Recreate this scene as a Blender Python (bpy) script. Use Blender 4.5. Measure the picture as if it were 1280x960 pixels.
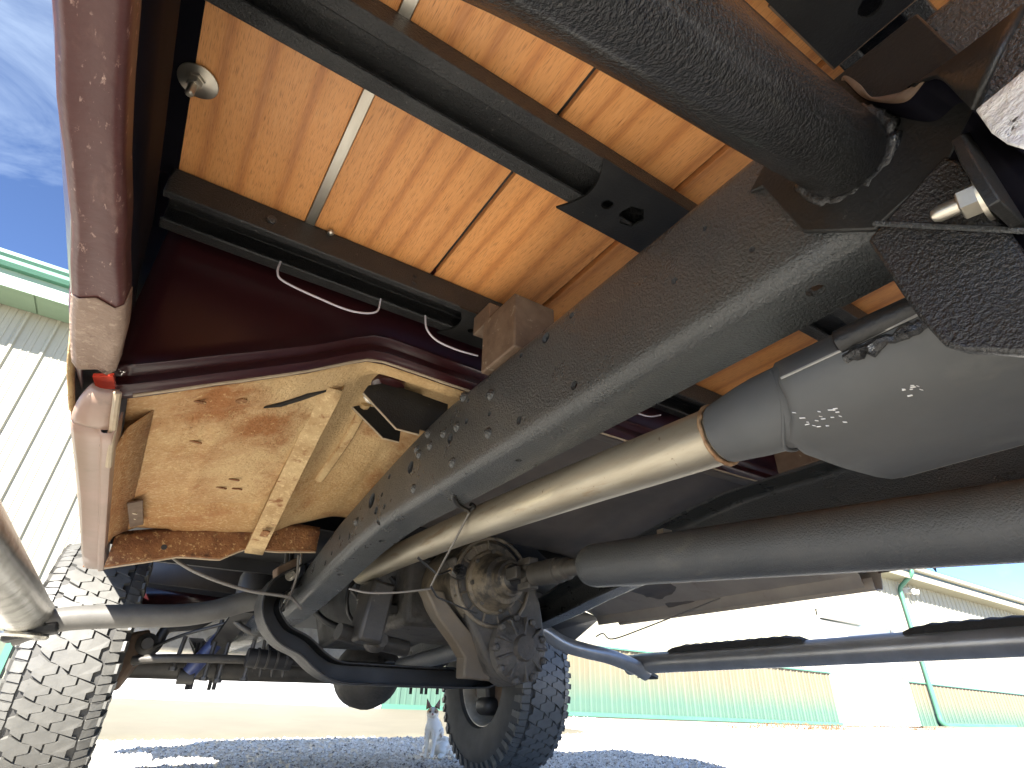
import bpy, bmesh, math, random
from math import sin, cos, pi, radians, sqrt, atan2
from mathutils import Vector, Matrix, noise as mnoise

random.seed(7)
scene = bpy.context.scene
for o in list(bpy.data.objects):
    bpy.data.objects.remove(o)
COL = scene.collection

# ------------------------------------------------------------------ camera
CAM_H = 0.31
cam_data = bpy.data.cameras.new('camera')
cam = bpy.data.objects.new('camera', cam_data)
COL.objects.link(cam)
R = ((0.83554969, 0.28237268, 0.47129862),
     (-0.54929178, 0.41117811, 0.72746897),
     (0.01162968, -0.86671693, 0.49866474))
cam.matrix_world = Matrix(((R[0][0], -R[0][1], -R[0][2], 0.0),
                           (R[1][0], -R[1][1], -R[1][2], 0.0),
                           (R[2][0], -R[2][1], -R[2][2], CAM_H),
                           (0, 0, 0, 1)))
cam_data.sensor_width = 36.0
cam_data.lens = 690.0 / 1280.0 * 36.0
cam_data.clip_start = 0.01
cam_data.clip_end = 2000.0
scene.camera = cam

# ------------------------------------------------------------------ light
SUN = Vector((-0.85, -1.12, 1.0)).normalized()
EL = math.asin(SUN.z)
world = bpy.data.worlds.new('World')
scene.world = world
world.use_nodes = True
wn, wl = world.node_tree.nodes, world.node_tree.links
for n_ in list(wn):
    wn.remove(n_)
w_out = wn.new('ShaderNodeOutputWorld')
w_bg = wn.new('ShaderNodeBackground')
w_sky = wn.new('ShaderNodeTexSky')
w_sky.sky_type = 'NISHITA'
w_sky.sun_disc = False
w_sky.sun_elevation = EL
w_sky.sun_rotation = atan2(SUN.x, SUN.y)
w_sky.air_density = 0.3
w_sky.dust_density = 0.0
w_sky.ozone_density = 2.6
w_sky.altitude = 3000.0
w_bg.inputs['Strength'].default_value = 0.15
# thin cirrus all over the dome
w_tc = wn.new('ShaderNodeTexCoord')
w_map = wn.new('ShaderNodeMapping')
w_map.inputs['Scale'].default_value = (1.2, 3.2, 4.0)
w_map.inputs['Rotation'].default_value = (0.3, 0.2, 0.5)
w_nz = wn.new('ShaderNodeTexNoise')
w_nz.inputs['Scale'].default_value = 1.6
w_nz.inputs['Detail'].default_value = 7
w_nz.inputs['Roughness'].default_value = 0.62
w_nz.inputs['Distortion'].default_value = 0.6
w_rmp = wn.new('ShaderNodeValToRGB')
w_rmp.color_ramp.elements[0].position = 0.42
w_rmp.color_ramp.elements[0].color = (0, 0, 0, 1)
w_rmp.color_ramp.elements[1].position = 0.8
w_rmp.color_ramp.elements[1].color = (0.50, 0.50, 0.50, 1)
w_mix = wn.new('ShaderNodeMixRGB')
w_mix.inputs[2].default_value = (1.9, 2.25, 2.6, 1)
wl.new(w_tc.outputs['Generated'], w_map.inputs[0])
wl.new(w_map.outputs[0], w_nz.inputs['Vector'])
wl.new(w_nz.outputs['Fac'], w_rmp.inputs[0])
wl.new(w_rmp.outputs[0], w_mix.inputs[0])
wl.new(w_sky.outputs[0], w_mix.inputs[1])
wl.new(w_mix.outputs[0], w_bg.inputs['Color'])
wl.new(w_bg.outputs[0], w_out.inputs['Surface'])

sun_d = bpy.data.lights.new('sun', 'SUN')
sun_d.energy = 5.0
sun_d.angle = radians(0.5)
sun_d.color = (1.0, 0.95, 0.87)
sun_o = bpy.data.objects.new('sun', sun_d)
COL.objects.link(sun_o)
sun_o.location = SUN * 60
sun_o.rotation_euler = SUN.to_track_quat('Z', 'Y').to_euler()

scene.view_settings.view_transform = 'Standard'
scene.view_settings.look = 'None'
scene.view_settings.gamma = 1.0
scene.view_settings.use_curve_mapping = False
scene.view_settings.exposure = 2.55
try:
    scene.cycles.max_bounces = 10
    scene.cycles.diffuse_bounces = 6
    scene.cycles.glossy_bounces = 4
    scene.cycles.caustics_reflective = False
    scene.cycles.caustics_refractive = False
    scene.cycles.sample_clamp_indirect = 6.0
    scene.cycles.use_denoising = True
except Exception:
    pass

# ------------------------------------------------------------------ materials
def mat(name, c1, c2=None, rough=0.6, metal=0.0, nscale=8.0, ndetail=6.0, stretch=(1, 1, 1), lo=0.35, hi=0.65,
        bump=0.0, bscale=300.0, bdist=0.001, bump2=0.0, b2scale=30.0, coat=0.0, patches=(), spec=0.5, rvar=0.0,
        random_tint=0.0, bstretch=(1, 1, 1), distort=0.0, grad=None, ao_free=True):
    """c1/c2 mixed by noise; patches = [(colour, scale, lo, hi, stretch)] laid over it; two levels of bump."""
    m = bpy.data.materials.new(name)
    m.use_nodes = True
    N, L = m.node_tree.nodes, m.node_tree.links
    b = N['Principled BSDF']
    b.inputs['Roughness'].default_value = rough
    b.inputs['Metallic'].default_value = metal
    b.inputs['Specular IOR Level'].default_value = spec
    b.inputs['Coat Weight'].default_value = coat
    b.inputs['Coat Roughness'].default_value = 0.15
    tc = N.new('ShaderNodeTexCoord')

    def mapped(s, off=0.0):
        mp = N.new('ShaderNodeMapping')
        mp.inputs['Scale'].default_value = s
        mp.inputs['Location'].default_value = (off, off * 1.7, off * 0.6)
        L.new(tc.outputs['Object'], mp.inputs[0])
        return mp.outputs[0]

    def nz(vec, scale, detail, dist=0.0, rough_=0.6):
        t = N.new('ShaderNodeTexNoise')
        t.inputs['Scale'].default_value = scale
        t.inputs['Detail'].default_value = detail
        t.inputs['Roughness'].default_value = rough_
        t.inputs['Distortion'].default_value = dist
        L.new(vec, t.inputs['Vector'])
        return t.outputs['Fac']

    def ramp(fac, lo_, hi_):
        r = N.new('ShaderNodeMapRange')
        r.inputs['From Min'].default_value = lo_
        r.inputs['From Max'].default_value = hi_
        r.clamp = True
        L.new(fac, r.inputs['Value'])
        return r.outputs[0]

    def mix(fac, a, c):
        x = N.new('ShaderNodeMixRGB')
        L.new(fac, x.inputs[0])
        if isinstance(a, tuple):
            x.inputs[1].default_value = (*a, 1)
        else:
            L.new(a, x.inputs[1])
        if isinstance(c, tuple):
            x.inputs[2].default_value = (*c, 1)
        else:
            L.new(c, x.inputs[2])
        return x.outputs[0]
    base = c1
    if c2 is not None:
        f = ramp(nz(mapped(stretch), nscale, ndetail, distort), lo, hi)
        base = mix(f, c1, c2)
    if grad is not None:                       # (colour, z0, z1, noise amount): paint that changes with height
        gc, z0, z1, amt = grad
        sx = N.new('ShaderNodeSeparateXYZ')
        L.new(tc.outputs['Object'], sx.inputs[0])
        ad = N.new('ShaderNodeMath'); ad.operation = 'MULTIPLY_ADD'
        L.new(nz(mapped((3, 3, 0.6), 3.0), 1.5, 4), ad.inputs[0])
        ad.inputs[1].default_value = amt
        L.new(sx.outputs['Z'], ad.inputs[2])
        f = ramp(ad.outputs[0], z0, z1)
        base = mix(f, gc, base)
    for k, p in enumerate(patches):
        pc, ps, plo, phi_ = p[:4]
        st = p[4] if len(p) > 4 else (1, 1, 1)
        f = ramp(nz(mapped(st, 5.3 + 2.1 * k), ps, 7, 0.2, 0.68), plo, phi_)
        base = mix(f, base, pc)
    if random_tint:
        oi = N.new('ShaderNodeObjectInfo')
        hs = N.new('ShaderNodeHueSaturation')
        mr = N.new('ShaderNodeMapRange')
        mr.inputs['To Min'].default_value = 1 - random_tint
        mr.inputs['To Max'].default_value = 1 + random_tint
        L.new(oi.outputs['Random'], mr.inputs['Value'])
        L.new(mr.outputs[0], hs.inputs['Value'])
        if isinstance(base, tuple):
            hs.inputs['Color'].default_value = (*base, 1)
        else:
            L.new(base, hs.inputs['Color'])
        base = hs.outputs[0]
    if isinstance(base, tuple):
        b.inputs['Base Color'].default_value = (*base, 1)
    else:
        L.new(base, b.inputs['Base Color'])
    if rvar:
        f = nz(mapped((1, 1, 1), 9.0), 14, 5)
        r = N.new('ShaderNodeMapRange')
        r.inputs['From Min'].default_value = 0.3
        r.inputs['From Max'].default_value = 0.7
        r.inputs['To Min'].default_value = max(0.05, rough - rvar)
        r.inputs['To Max'].default_value = min(1, rough + rvar)
        L.new(f, r.inputs['Value'])
        L.new(r.outputs[0], b.inputs['Roughness'])
    prev = None
    for s_, sc_, d_ in ((bump2, b2scale, 0.01), (bump, bscale, bdist)):
        if s_:
            bn = N.new('ShaderNodeBump')
            bn.inputs['Strength'].default_value = s_
            bn.inputs['Distance'].default_value = d_
            L.new(nz(mapped(bstretch), sc_, 3), bn.inputs['Height'])
            if prev is not None:
                L.new(prev, bn.inputs['Normal'])
            prev = bn.outputs[0]
    if prev is not None:
        L.new(prev, b.inputs['Normal'])
    return m


def wood_mat():
    m = bpy.data.materials.new('oak_plank')
    m.use_nodes = True
    N, L = m.node_tree.nodes, m.node_tree.links
    b = N['Principled BSDF']
    b.inputs['Roughness'].default_value = 0.42
    tc = N.new('ShaderNodeTexCoord')
    oi = N.new('ShaderNodeObjectInfo')
    off = N.new('ShaderNodeVectorMath'); off.operation = 'SCALE'
    off.inputs['Scale'].default_value = 37.0
    cmb = N.new('ShaderNodeCombineXYZ')
    L.new(oi.outputs['Random'], cmb.inputs[0]); L.new(oi.outputs['Random'], cmb.inputs[1])
    L.new(cmb.outputs[0], off.inputs[0])
    add = N.new('ShaderNodeVectorMath'); add.operation = 'ADD'
    L.new(tc.outputs['Object'], add.inputs[0]); L.new(off.outputs[0], add.inputs[1])

    def mp(s):
        x = N.new('ShaderNodeMapping'); x.inputs['Scale'].default_value = s
        L.new(add.outputs[0], x.inputs[0]); return x.outputs[0]

    def nz(v, sc, det, dist=0.0):
        t = N.new('ShaderNodeTexNoise'); t.inputs['Scale'].default_value = sc
        t.inputs['Detail'].default_value = det; t.inputs['Distortion'].default_value = dist
        L.new(v, t.inputs['Vector']); return t.outputs['Fac']
    wv = N.new('ShaderNodeTexWave')
    wv.wave_type = 'RINGS'; wv.rings_direction = 'Y'
    wv.inputs['Scale'].default_value = 7.0
    wv.inputs['Distortion'].default_value = 4.5
    wv.inputs['Detail'].default_value = 3.0
    wv.inputs['Detail Scale'].default_value = 0.9
    L.new(mp((0.9, 0.16, 0.9)), wv.inputs['Vector'])
    r1 = N.new('ShaderNodeValToRGB')
    cr = r1.color_ramp
    cr.elements[0].position = 0.0; cr.elements[0].color = (0.76, 0.325, 0.086, 1)
    cr.elements[1].position = 1.0; cr.elements[1].color = (0.56, 0.205, 0.046, 1)
    e = cr.elements.new(0.70); e.color = (0.73, 0.305, 0.074, 1)
    e = cr.elements.new(0.90); e.color = (0.66, 0.255, 0.056, 1)
    L.new(wv.outputs['Fac'], r1.inputs[0])
    # pores: short dark dashes along the board
    pores = nz(mp((1250, 62, 1250)), 1.0, 2)
    pr = N.new('ShaderNodeMapRange'); pr.inputs['From Min'].default_value = 0.53; pr.inputs['From Max'].default_value = 0.76
    L.new(pores, pr.inputs['Value'])
    mx = N.new('ShaderNodeMixRGB'); mx.inputs[2].default_value = (0.36, 0.115, 0.022, 1)
    L.new(pr.outputs[0], mx.inputs[0]); L.new(r1.outputs[0], mx.inputs[1])
    # ray flecks, lighter
    fl = nz(mp((520, 26, 520)), 1.0, 4)
    fr = N.new('ShaderNodeMapRange'); fr.inputs['From Min'].default_value = 0.5; fr.inputs['From Max'].default_value = 0.8
    fr.inputs['To Max'].default_value = 0.45
    L.new(fl, fr.inputs['Value'])
    mx2 = N.new('ShaderNodeMixRGB'); mx2.inputs[2].default_value = (0.84, 0.43, 0.16, 1)
    L.new(fr.outputs[0], mx2.inputs[0]); L.new(mx.outputs[0], mx2.inputs[1])
    # blotches
    bl = nz(mp((9, 2.5, 9)), 1.0, 4, 0.5)
    br = N.new('ShaderNodeMapRange'); br.inputs['From Min'].default_value = 0.35; br.inputs['From Max'].default_value = 0.7
    br.inputs['To Min'].default_value = 0.90; br.inputs['To Max'].default_value = 1.1
    L.new(bl, br.inputs['Value'])
    hs = N.new('ShaderNodeHueSaturation')
    pv = N.new('ShaderNodeMapRange')          # every board a little different
    pv.inputs['To Min'].default_value = 0.86; pv.inputs['To Max'].default_value = 1.10
    L.new(oi.outputs['Random'], pv.inputs['Value'])
    pm_ = N.new('ShaderNodeMath'); pm_.operation = 'MULTIPLY'
    L.new(br.outputs[0], pm_.inputs[0]); L.new(pv.outputs[0], pm_.inputs[1])
    hs.inputs['Saturation'].default_value = 0.95
    L.new(pm_.outputs[0], hs.inputs['Value']); L.new(mx2.outputs[0], hs.inputs['Color'])
    L.new(hs.outputs[0], b.inputs['Base Color'])
    bp = N.new('ShaderNodeBump'); bp.inputs['Strength'].default_value = 0.25; bp.inputs['Distance'].default_value = 0.0006
    L.new(pores, bp.inputs['Height']); L.new(bp.outputs[0], b.inputs['Normal'])
    return m


M = {}
M['wood'] = wood_mat()
M['chassis'] = mat('chassis_paint', (0.036, 0.040, 0.042), (0.054, 0.057, 0.058), rough=0.32, nscale=5, bump=1.0, bscale=330, bdist=0.0032, bump2=0.06, b2scale=60, rvar=0.08, coat=0.25,
                   patches=[((0.10, 0.098, 0.088), 16, 0.62, 0.82), ((0.26, 0.25, 0.23), 520, 0.67, 0.74), ((0.012, 0.012, 0.012), 70, 0.70, 0.76)])
M['black'] = mat('black_paint', (0.011, 0.011, 0.011), (0.019, 0.0188, 0.018), rough=0.46, spec=0.4, nscale=9, bump=0.5, bscale=300, bdist=0.0014, rvar=0.1,
                 patches=[((0.11, 0.105, 0.095), 60, 0.68, 0.76)])
M['liner'] = mat('textured_black_coating', (0.009, 0.0092, 0.0095), (0.015, 0.015, 0.015), rough=0.22, nscale=7, bump=1.0, bscale=430, bdist=0.0024, bump2=0.06, b2scale=40, rvar=0.05, coat=0.35,
                 patches=[((0.17, 0.165, 0.15), 420, 0.64, 0.73)])
M['crossmember'] = mat('crossmember_paint', (0.013, 0.0135, 0.014), (0.025, 0.025, 0.024), rough=0.32, nscale=12, bump=1.0, bscale=380, bdist=0.0024, coat=0.12,
                       patches=[((0.20, 0.19, 0.165), 160, 0.63, 0.73), ((0.26, 0.235, 0.19), 60, 0.70, 0.76, (1, 5, 1))])
M['dark'] = mat('dark_underseal', (0.010, 0.010, 0.011), (0.022, 0.021, 0.021), rough=0.5, nscale=9, bump=0.3, bscale=60, bdist=0.002)
M['burgundy'] = mat('burgundy_paint', (0.032, 0.0075, 0.009), (0.040, 0.010, 0.011), rough=0.28, coat=0.25, nscale=6, bump2=0.03, b2scale=25,
                    patches=[((0.14, 0.105, 0.095), 75, 0.69, 0.76)])
M['burgundy_worn'] = mat('worn_burgundy_paint', (0.055, 0.0125, 0.0115), (0.072, 0.021, 0.0185), rough=0.45, coat=0.02, nscale=11, bump=0.3, bscale=150, bump2=0.16, b2scale=30,
                         patches=[((0.36, 0.235, 0.195), 140, 0.60, 0.69, (1.6, 0.5, 1.0)), ((0.13, 0.062, 0.050), 22, 0.56, 0.76, (1.8, 0.6, 1))])
M['mud_paint'] = mat('dusty_primered_paint', (0.20, 0.135, 0.100), (0.27, 0.195, 0.148), rough=0.65, nscale=22, bump=0.8, bscale=150, bdist=0.002, bump2=0.2, b2scale=45,
                     patches=[((0.34, 0.26, 0.20), 150, 0.55, 0.66), ((0.10, 0.045, 0.035), 26, 0.57, 0.70)])
M['rocker'] = mat('dusty_rocker_paint', (0.33, 0.215, 0.17), (0.26, 0.175, 0.125), rough=0.4, nscale=7, coat=0.15, bump2=0.05, b2scale=25,
                  patches=[((0.15, 0.115, 0.08), 13, 0.60, 0.78), ((0.48, 0.24, 0.15), 28, 0.68, 0.8)])
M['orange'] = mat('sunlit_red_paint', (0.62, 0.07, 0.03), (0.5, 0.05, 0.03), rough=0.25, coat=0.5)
M['rust_floor'] = mat('rusty_cab_floor', (0.55, 0.38, 0.19), (0.43, 0.265, 0.11), rough=0.8, nscale=3.2, lo=0.38, hi=0.64, bump=1.0, bscale=140, bdist=0.003, bump2=0.35, b2scale=18, grad=((0.33, 0.15, 0.045), 0.675, 0.75, 0.10),
                      patches=[((0.60, 0.44, 0.24), 140, 0.50, 0.72), ((0.29, 0.115, 0.032), 4.2, 0.50, 0.66, (1.3, 1, 1)), ((0.58, 0.40, 0.19), 110, 0.58, 0.70), ((0.13, 0.06, 0.025), 60, 0.67, 0.74)])
M['rust_lip'] = mat('rusty_lip', (0.155, 0.062, 0.022), (0.26, 0.12, 0.045), rough=0.85, nscale=20, lo=0.4, hi=0.62, bump=1.0, bscale=140, bdist=0.003, bump2=0.3, b2scale=30,
                    patches=[((0.46, 0.30, 0.14), 110, 0.56, 0.64), ((0.07, 0.028, 0.012), 24, 0.56, 0.68)])
M['strap'] = mat('rusty_strap', (0.54, 0.39, 0.20), (0.38, 0.24, 0.105), rough=0.75, nscale=16, bump=0.8, bscale=160, bdist=0.002,
                 patches=[((0.62, 0.46, 0.25), 110, 0.54, 0.64), ((0.22, 0.09, 0.028), 28, 0.58, 0.68)])
M['edge'] = mat('pale_sealed_edge', (0.44, 0.36, 0.25), (0.36, 0.28, 0.19), rough=0.6, nscale=40)
M['rusty_steel'] = mat('rusty_steel', (0.105, 0.066, 0.042), (0.165, 0.112, 0.074), rough=0.75, nscale=30, bump=0.5, bscale=220,
                       patches=[((0.34, 0.29, 0.22), 60, 0.62, 0.72)])
M['steel'] = mat('bright_steel', (0.62, 0.58, 0.50), (0.45, 0.41, 0.34), rough=0.34, metal=0.95, nscale=25, stretch=(1, 0.2, 1))
M['zinc'] = mat('zinc_bolt', (0.62, 0.58, 0.50), (0.50, 0.46, 0.38), rough=0.32, metal=0.9, nscale=60)
M['exhaust'] = mat('aluminised_exhaust', (0.46, 0.42, 0.335), (0.32, 0.28, 0.21), rough=0.40, metal=0.75, nscale=30, stretch=(1, 0.06, 1), bump=0.25, bscale=260,
                   patches=[((0.24, 0.155, 0.078), 40, 0.58, 0.74, (1, 0.10, 1)), ((0.60, 0.53, 0.37), 26, 0.58, 0.72, (1, 0.05, 1)), ((0.16, 0.12, 0.085), 90, 0.64, 0.72)])
M['weld_rust'] = mat('rusty_weld', (0.16, 0.080, 0.035), (0.34, 0.22, 0.12), rough=0.55, metal=0.3, nscale=70, bump=0.8, bscale=300)
M['muffler'] = mat('muffler_grey', (0.060, 0.063, 0.065), (0.083, 0.085, 0.085), rough=0.62, metal=0.0, spec=0.35, nscale=4, bump=0.12, bscale=420, bdist=0.0006, rvar=0.06,
                     patches=[((0.115, 0.115, 0.11), 7, 0.58, 0.82)])
M['scratch'] = mat('bare_scratch', (0.8, 0.78, 0.74), rough=0.4, metal=0.2)
M['shaft'] = mat('driveshaft_paint', (0.058, 0.063, 0.067), (0.082, 0.085, 0.087), rough=0.40, nscale=6, bump=0.9, bscale=330, bdist=0.0018,
                 patches=[((0.16, 0.15, 0.125), 14, 0.58, 0.80, (1, 0.4, 1))])
M['cast'] = mat('greasy_cast_iron', (0.105, 0.088, 0.063), (0.175, 0.145, 0.102), rough=0.5, nscale=14, bump=0.8, bscale=120, bdist=0.002,
                patches=[((0.028, 0.025, 0.021), 14, 0.48, 0.62), ((0.36, 0.31, 0.23), 46, 0.63, 0.72)])
M['cast_dark'] = mat('grimy_cast_iron', (0.045, 0.042, 0.038), (0.078, 0.071, 0.061), rough=0.6, nscale=18, bump=0.9, bscale=90, bdist=0.003,
                     patches=[((0.16, 0.14, 0.11), 30, 0.61, 0.74), ((0.016, 0.015, 0.014), 12, 0.55, 0.68)])
M['grime'] = mat('grimy_steel', (0.034, 0.032, 0.029), (0.060, 0.055, 0.047), rough=0.5, nscale=12, bump=0.6, bscale=120, bdist=0.0015,
                 patches=[((0.15, 0.135, 0.11), 40, 0.63, 0.74)])
M['tan_arm'] = mat('bare_tan_arm', (0.095, 0.080, 0.060), (0.135, 0.108, 0.076), rough=0.55, nscale=9, bump=0.5, bscale=110, bdist=0.002,
                   patches=[((0.34, 0.22, 0.13), 16, 0.60, 0.72)])
M['rubber'] = mat('tyre_rubber', (0.040, 0.039, 0.037), (0.062, 0.060, 0.055), rough=0.7, nscale=14, bump=0.2, bscale=260)
M['tread'] = mat('dusty_tread_rubber', (0.082, 0.080, 0.073), (0.105, 0.102, 0.092), rough=0.48, spec=0.6, nscale=30, bump=0.5, bscale=260,
                 patches=[((0.045, 0.044, 0.042), 50, 0.64, 0.74)])
M['rim'] = mat('wheel_rim', (0.72, 0.69, 0.60), (0.52, 0.48, 0.40), rough=0.45, metal=0.3, nscale=20)
M['step'] = mat('scuffed_step_tube', (0.62, 0.60, 0.54), (0.34, 0.32, 0.27), rough=0.24, metal=0.85, nscale=26, lo=0.46, hi=0.64, bump=0.6, bscale=120, bdist=0.0012,
                patches=[((0.13, 0.115, 0.09), 60, 0.62, 0.70)])
M['arm'] = mat('step_arm_paint', (0.075, 0.072, 0.066), (0.105, 0.10, 0.09), rough=0.5, nscale=20, bump=0.4, bscale=350, bdist=0.0007,
               patches=[((0.2, 0.17, 0.13), 80, 0.7, 0.76)])
M['stepR'] = mat('bright_step_tube', (0.42, 0.43, 0.44), (0.34, 0.345, 0.35), rough=0.30, metal=0.6, nscale=14, bump=0.3, bscale=300)
M['pad'] = mat('rubber_step_pad', (0.02, 0.02, 0.02), (0.035, 0.034, 0.032), rough=0.8, bump=0.8, bscale=160, bdist=0.003)
M['blue'] = mat('blue_shock_paint', (0.045, 0.062, 0.16), (0.07, 0.085, 0.19), rough=0.35, nscale=12, coat=0.2)
M['wire'] = mat('grey_wire', (0.16, 0.15, 0.13), (0.11, 0.1, 0.09), rough=0.5)
M['wire_black'] = mat('black_wire', (0.015, 0.015, 0.015), rough=0.45)
M['white_wire'] = mat('white_plastic_wire', (0.62, 0.60, 0.66), rough=0.4)
M['brown_panel'] = mat('dusty_brown_underbody', (0.15, 0.130, 0.116), (0.11, 0.098, 0.088), rough=0.6, nscale=9, bump=0.3, bscale=120)
M['wall'] = mat('cream_steel_siding', (0.30, 0.285, 0.215), (0.28, 0.265, 0.20), rough=0.5, nscale=1.2)
M['trimw'] = mat('white_trim', (0.60, 0.59, 0.56), rough=0.45)
M['door'] = mat('white_overhead_door', (0.60, 0.595, 0.585), (0.57, 0.565, 0.555), rough=0.45, nscale=2)
M['wains'] = mat('wainscot_siding', (0.155, 0.128, 0.078), (0.132, 0.108, 0.066), rough=0.5, nscale=1.5, stretch=(1, 1, 0.3), grad=((0.058, 0.112, 0.082), 0.40, 0.90, 0.30))
M['green'] = mat('green_trim', (0.055, 0.155, 0.105), (0.065, 0.175, 0.12), rough=0.4, nscale=3)
M['soffit'] = mat('green_soffit', (0.19, 0.27, 0.19), (0.21, 0.29, 0.205), rough=0.55, nscale=4)
M['beige'] = mat('beige_fascia', (0.30, 0.275, 0.20), (0.27, 0.25, 0.18), rough=0.5, nscale=3)
M['roof'] = mat('green_metal_roof', (0.16, 0.36, 0.27), rough=0.4)
M['slab'] = mat('pale_concrete', (0.122, 0.112, 0.084), (0.106, 0.097, 0.072), rough=0.85, nscale=2.5, bump=0.3, bscale=90, bdist=0.002,
                patches=[((0.088, 0.079, 0.058), 5, 0.6, 0.75)])
M['gravel_bed'] = mat('gravel_bed', (0.34, 0.325, 0.285), (0.60, 0.575, 0.52), rough=0.9, nscale=45, ndetail=3, lo=0.36, hi=0.54, bump=1.0, bscale=60, bdist=0.02,
                      patches=[((0.12, 0.11, 0.095), 70, 0.60, 0.66)])
M['stone'] = mat('limestone_chip', (0.82, 0.805, 0.765), (0.58, 0.56, 0.51), rough=0.9, nscale=25, lo=0.36, hi=0.62, ndetail=1,
                 patches=[((0.15, 0.142, 0.125), 36, 0.535, 0.585)])
M['weeds'] = mat('dry_weeds', (0.14, 0.085, 0.035), (0.17, 0.07, 0.03), rough=0.8, nscale=3)
M['white_patch'] = mat('painted_light_patch', (0.85, 0.845, 0.82), (0.78, 0.77, 0.74), rough=0.4, nscale=20, bump=1.0, bscale=110, bdist=0.004,  # white colour stands for a bright patch of light
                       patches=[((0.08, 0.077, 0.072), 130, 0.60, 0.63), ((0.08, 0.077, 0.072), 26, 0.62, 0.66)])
M['glass'] = mat('dark_glass', (0.02, 0.025, 0.025), rough=0.08)

M['rocker_far'] = mat('dusty_far_rocker', (0.40, 0.36, 0.31), (0.34, 0.30, 0.26), rough=0.6, nscale=8, bump=0.3, bscale=120,
                      patches=[((0.25, 0.20, 0.165), 12, 0.58, 0.74)])

M['cavity'] = mat('black_paint_and_shade', (0.0035, 0.0035, 0.006), (0.006, 0.005, 0.008), rough=0.7, spec=0.05, nscale=12,  # black paint; also the painted shade beside the spring seat
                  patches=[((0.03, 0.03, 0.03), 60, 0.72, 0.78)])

M['seam'] = mat('ground_seam', (0.30, 0.295, 0.28), (0.22, 0.215, 0.205), rough=0.45, metal=0.3, nscale=60)

# ------------------------------------------------------------------ object helpers
WORLD = {}


def link(o, parent=None):
    COL.objects.link(o)
    if parent is not None:
        o.parent = parent
        if not parent.get('_local'):
            o.matrix_parent_inverse = WORLD.get(parent.name, Matrix.Identity(4)).inverted()
    return o


def root(name, label, cat, loc, group=None):
    o = bpy.data.objects.new(name, None)
    o.empty_display_size = 0.2
    o.location = loc
    COL.objects.link(o)
    WORLD[o.name] = Matrix.Translation(loc)
    o['label'] = label
    o['category'] = cat
    if group:
        o['group'] = group
    return o


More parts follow.
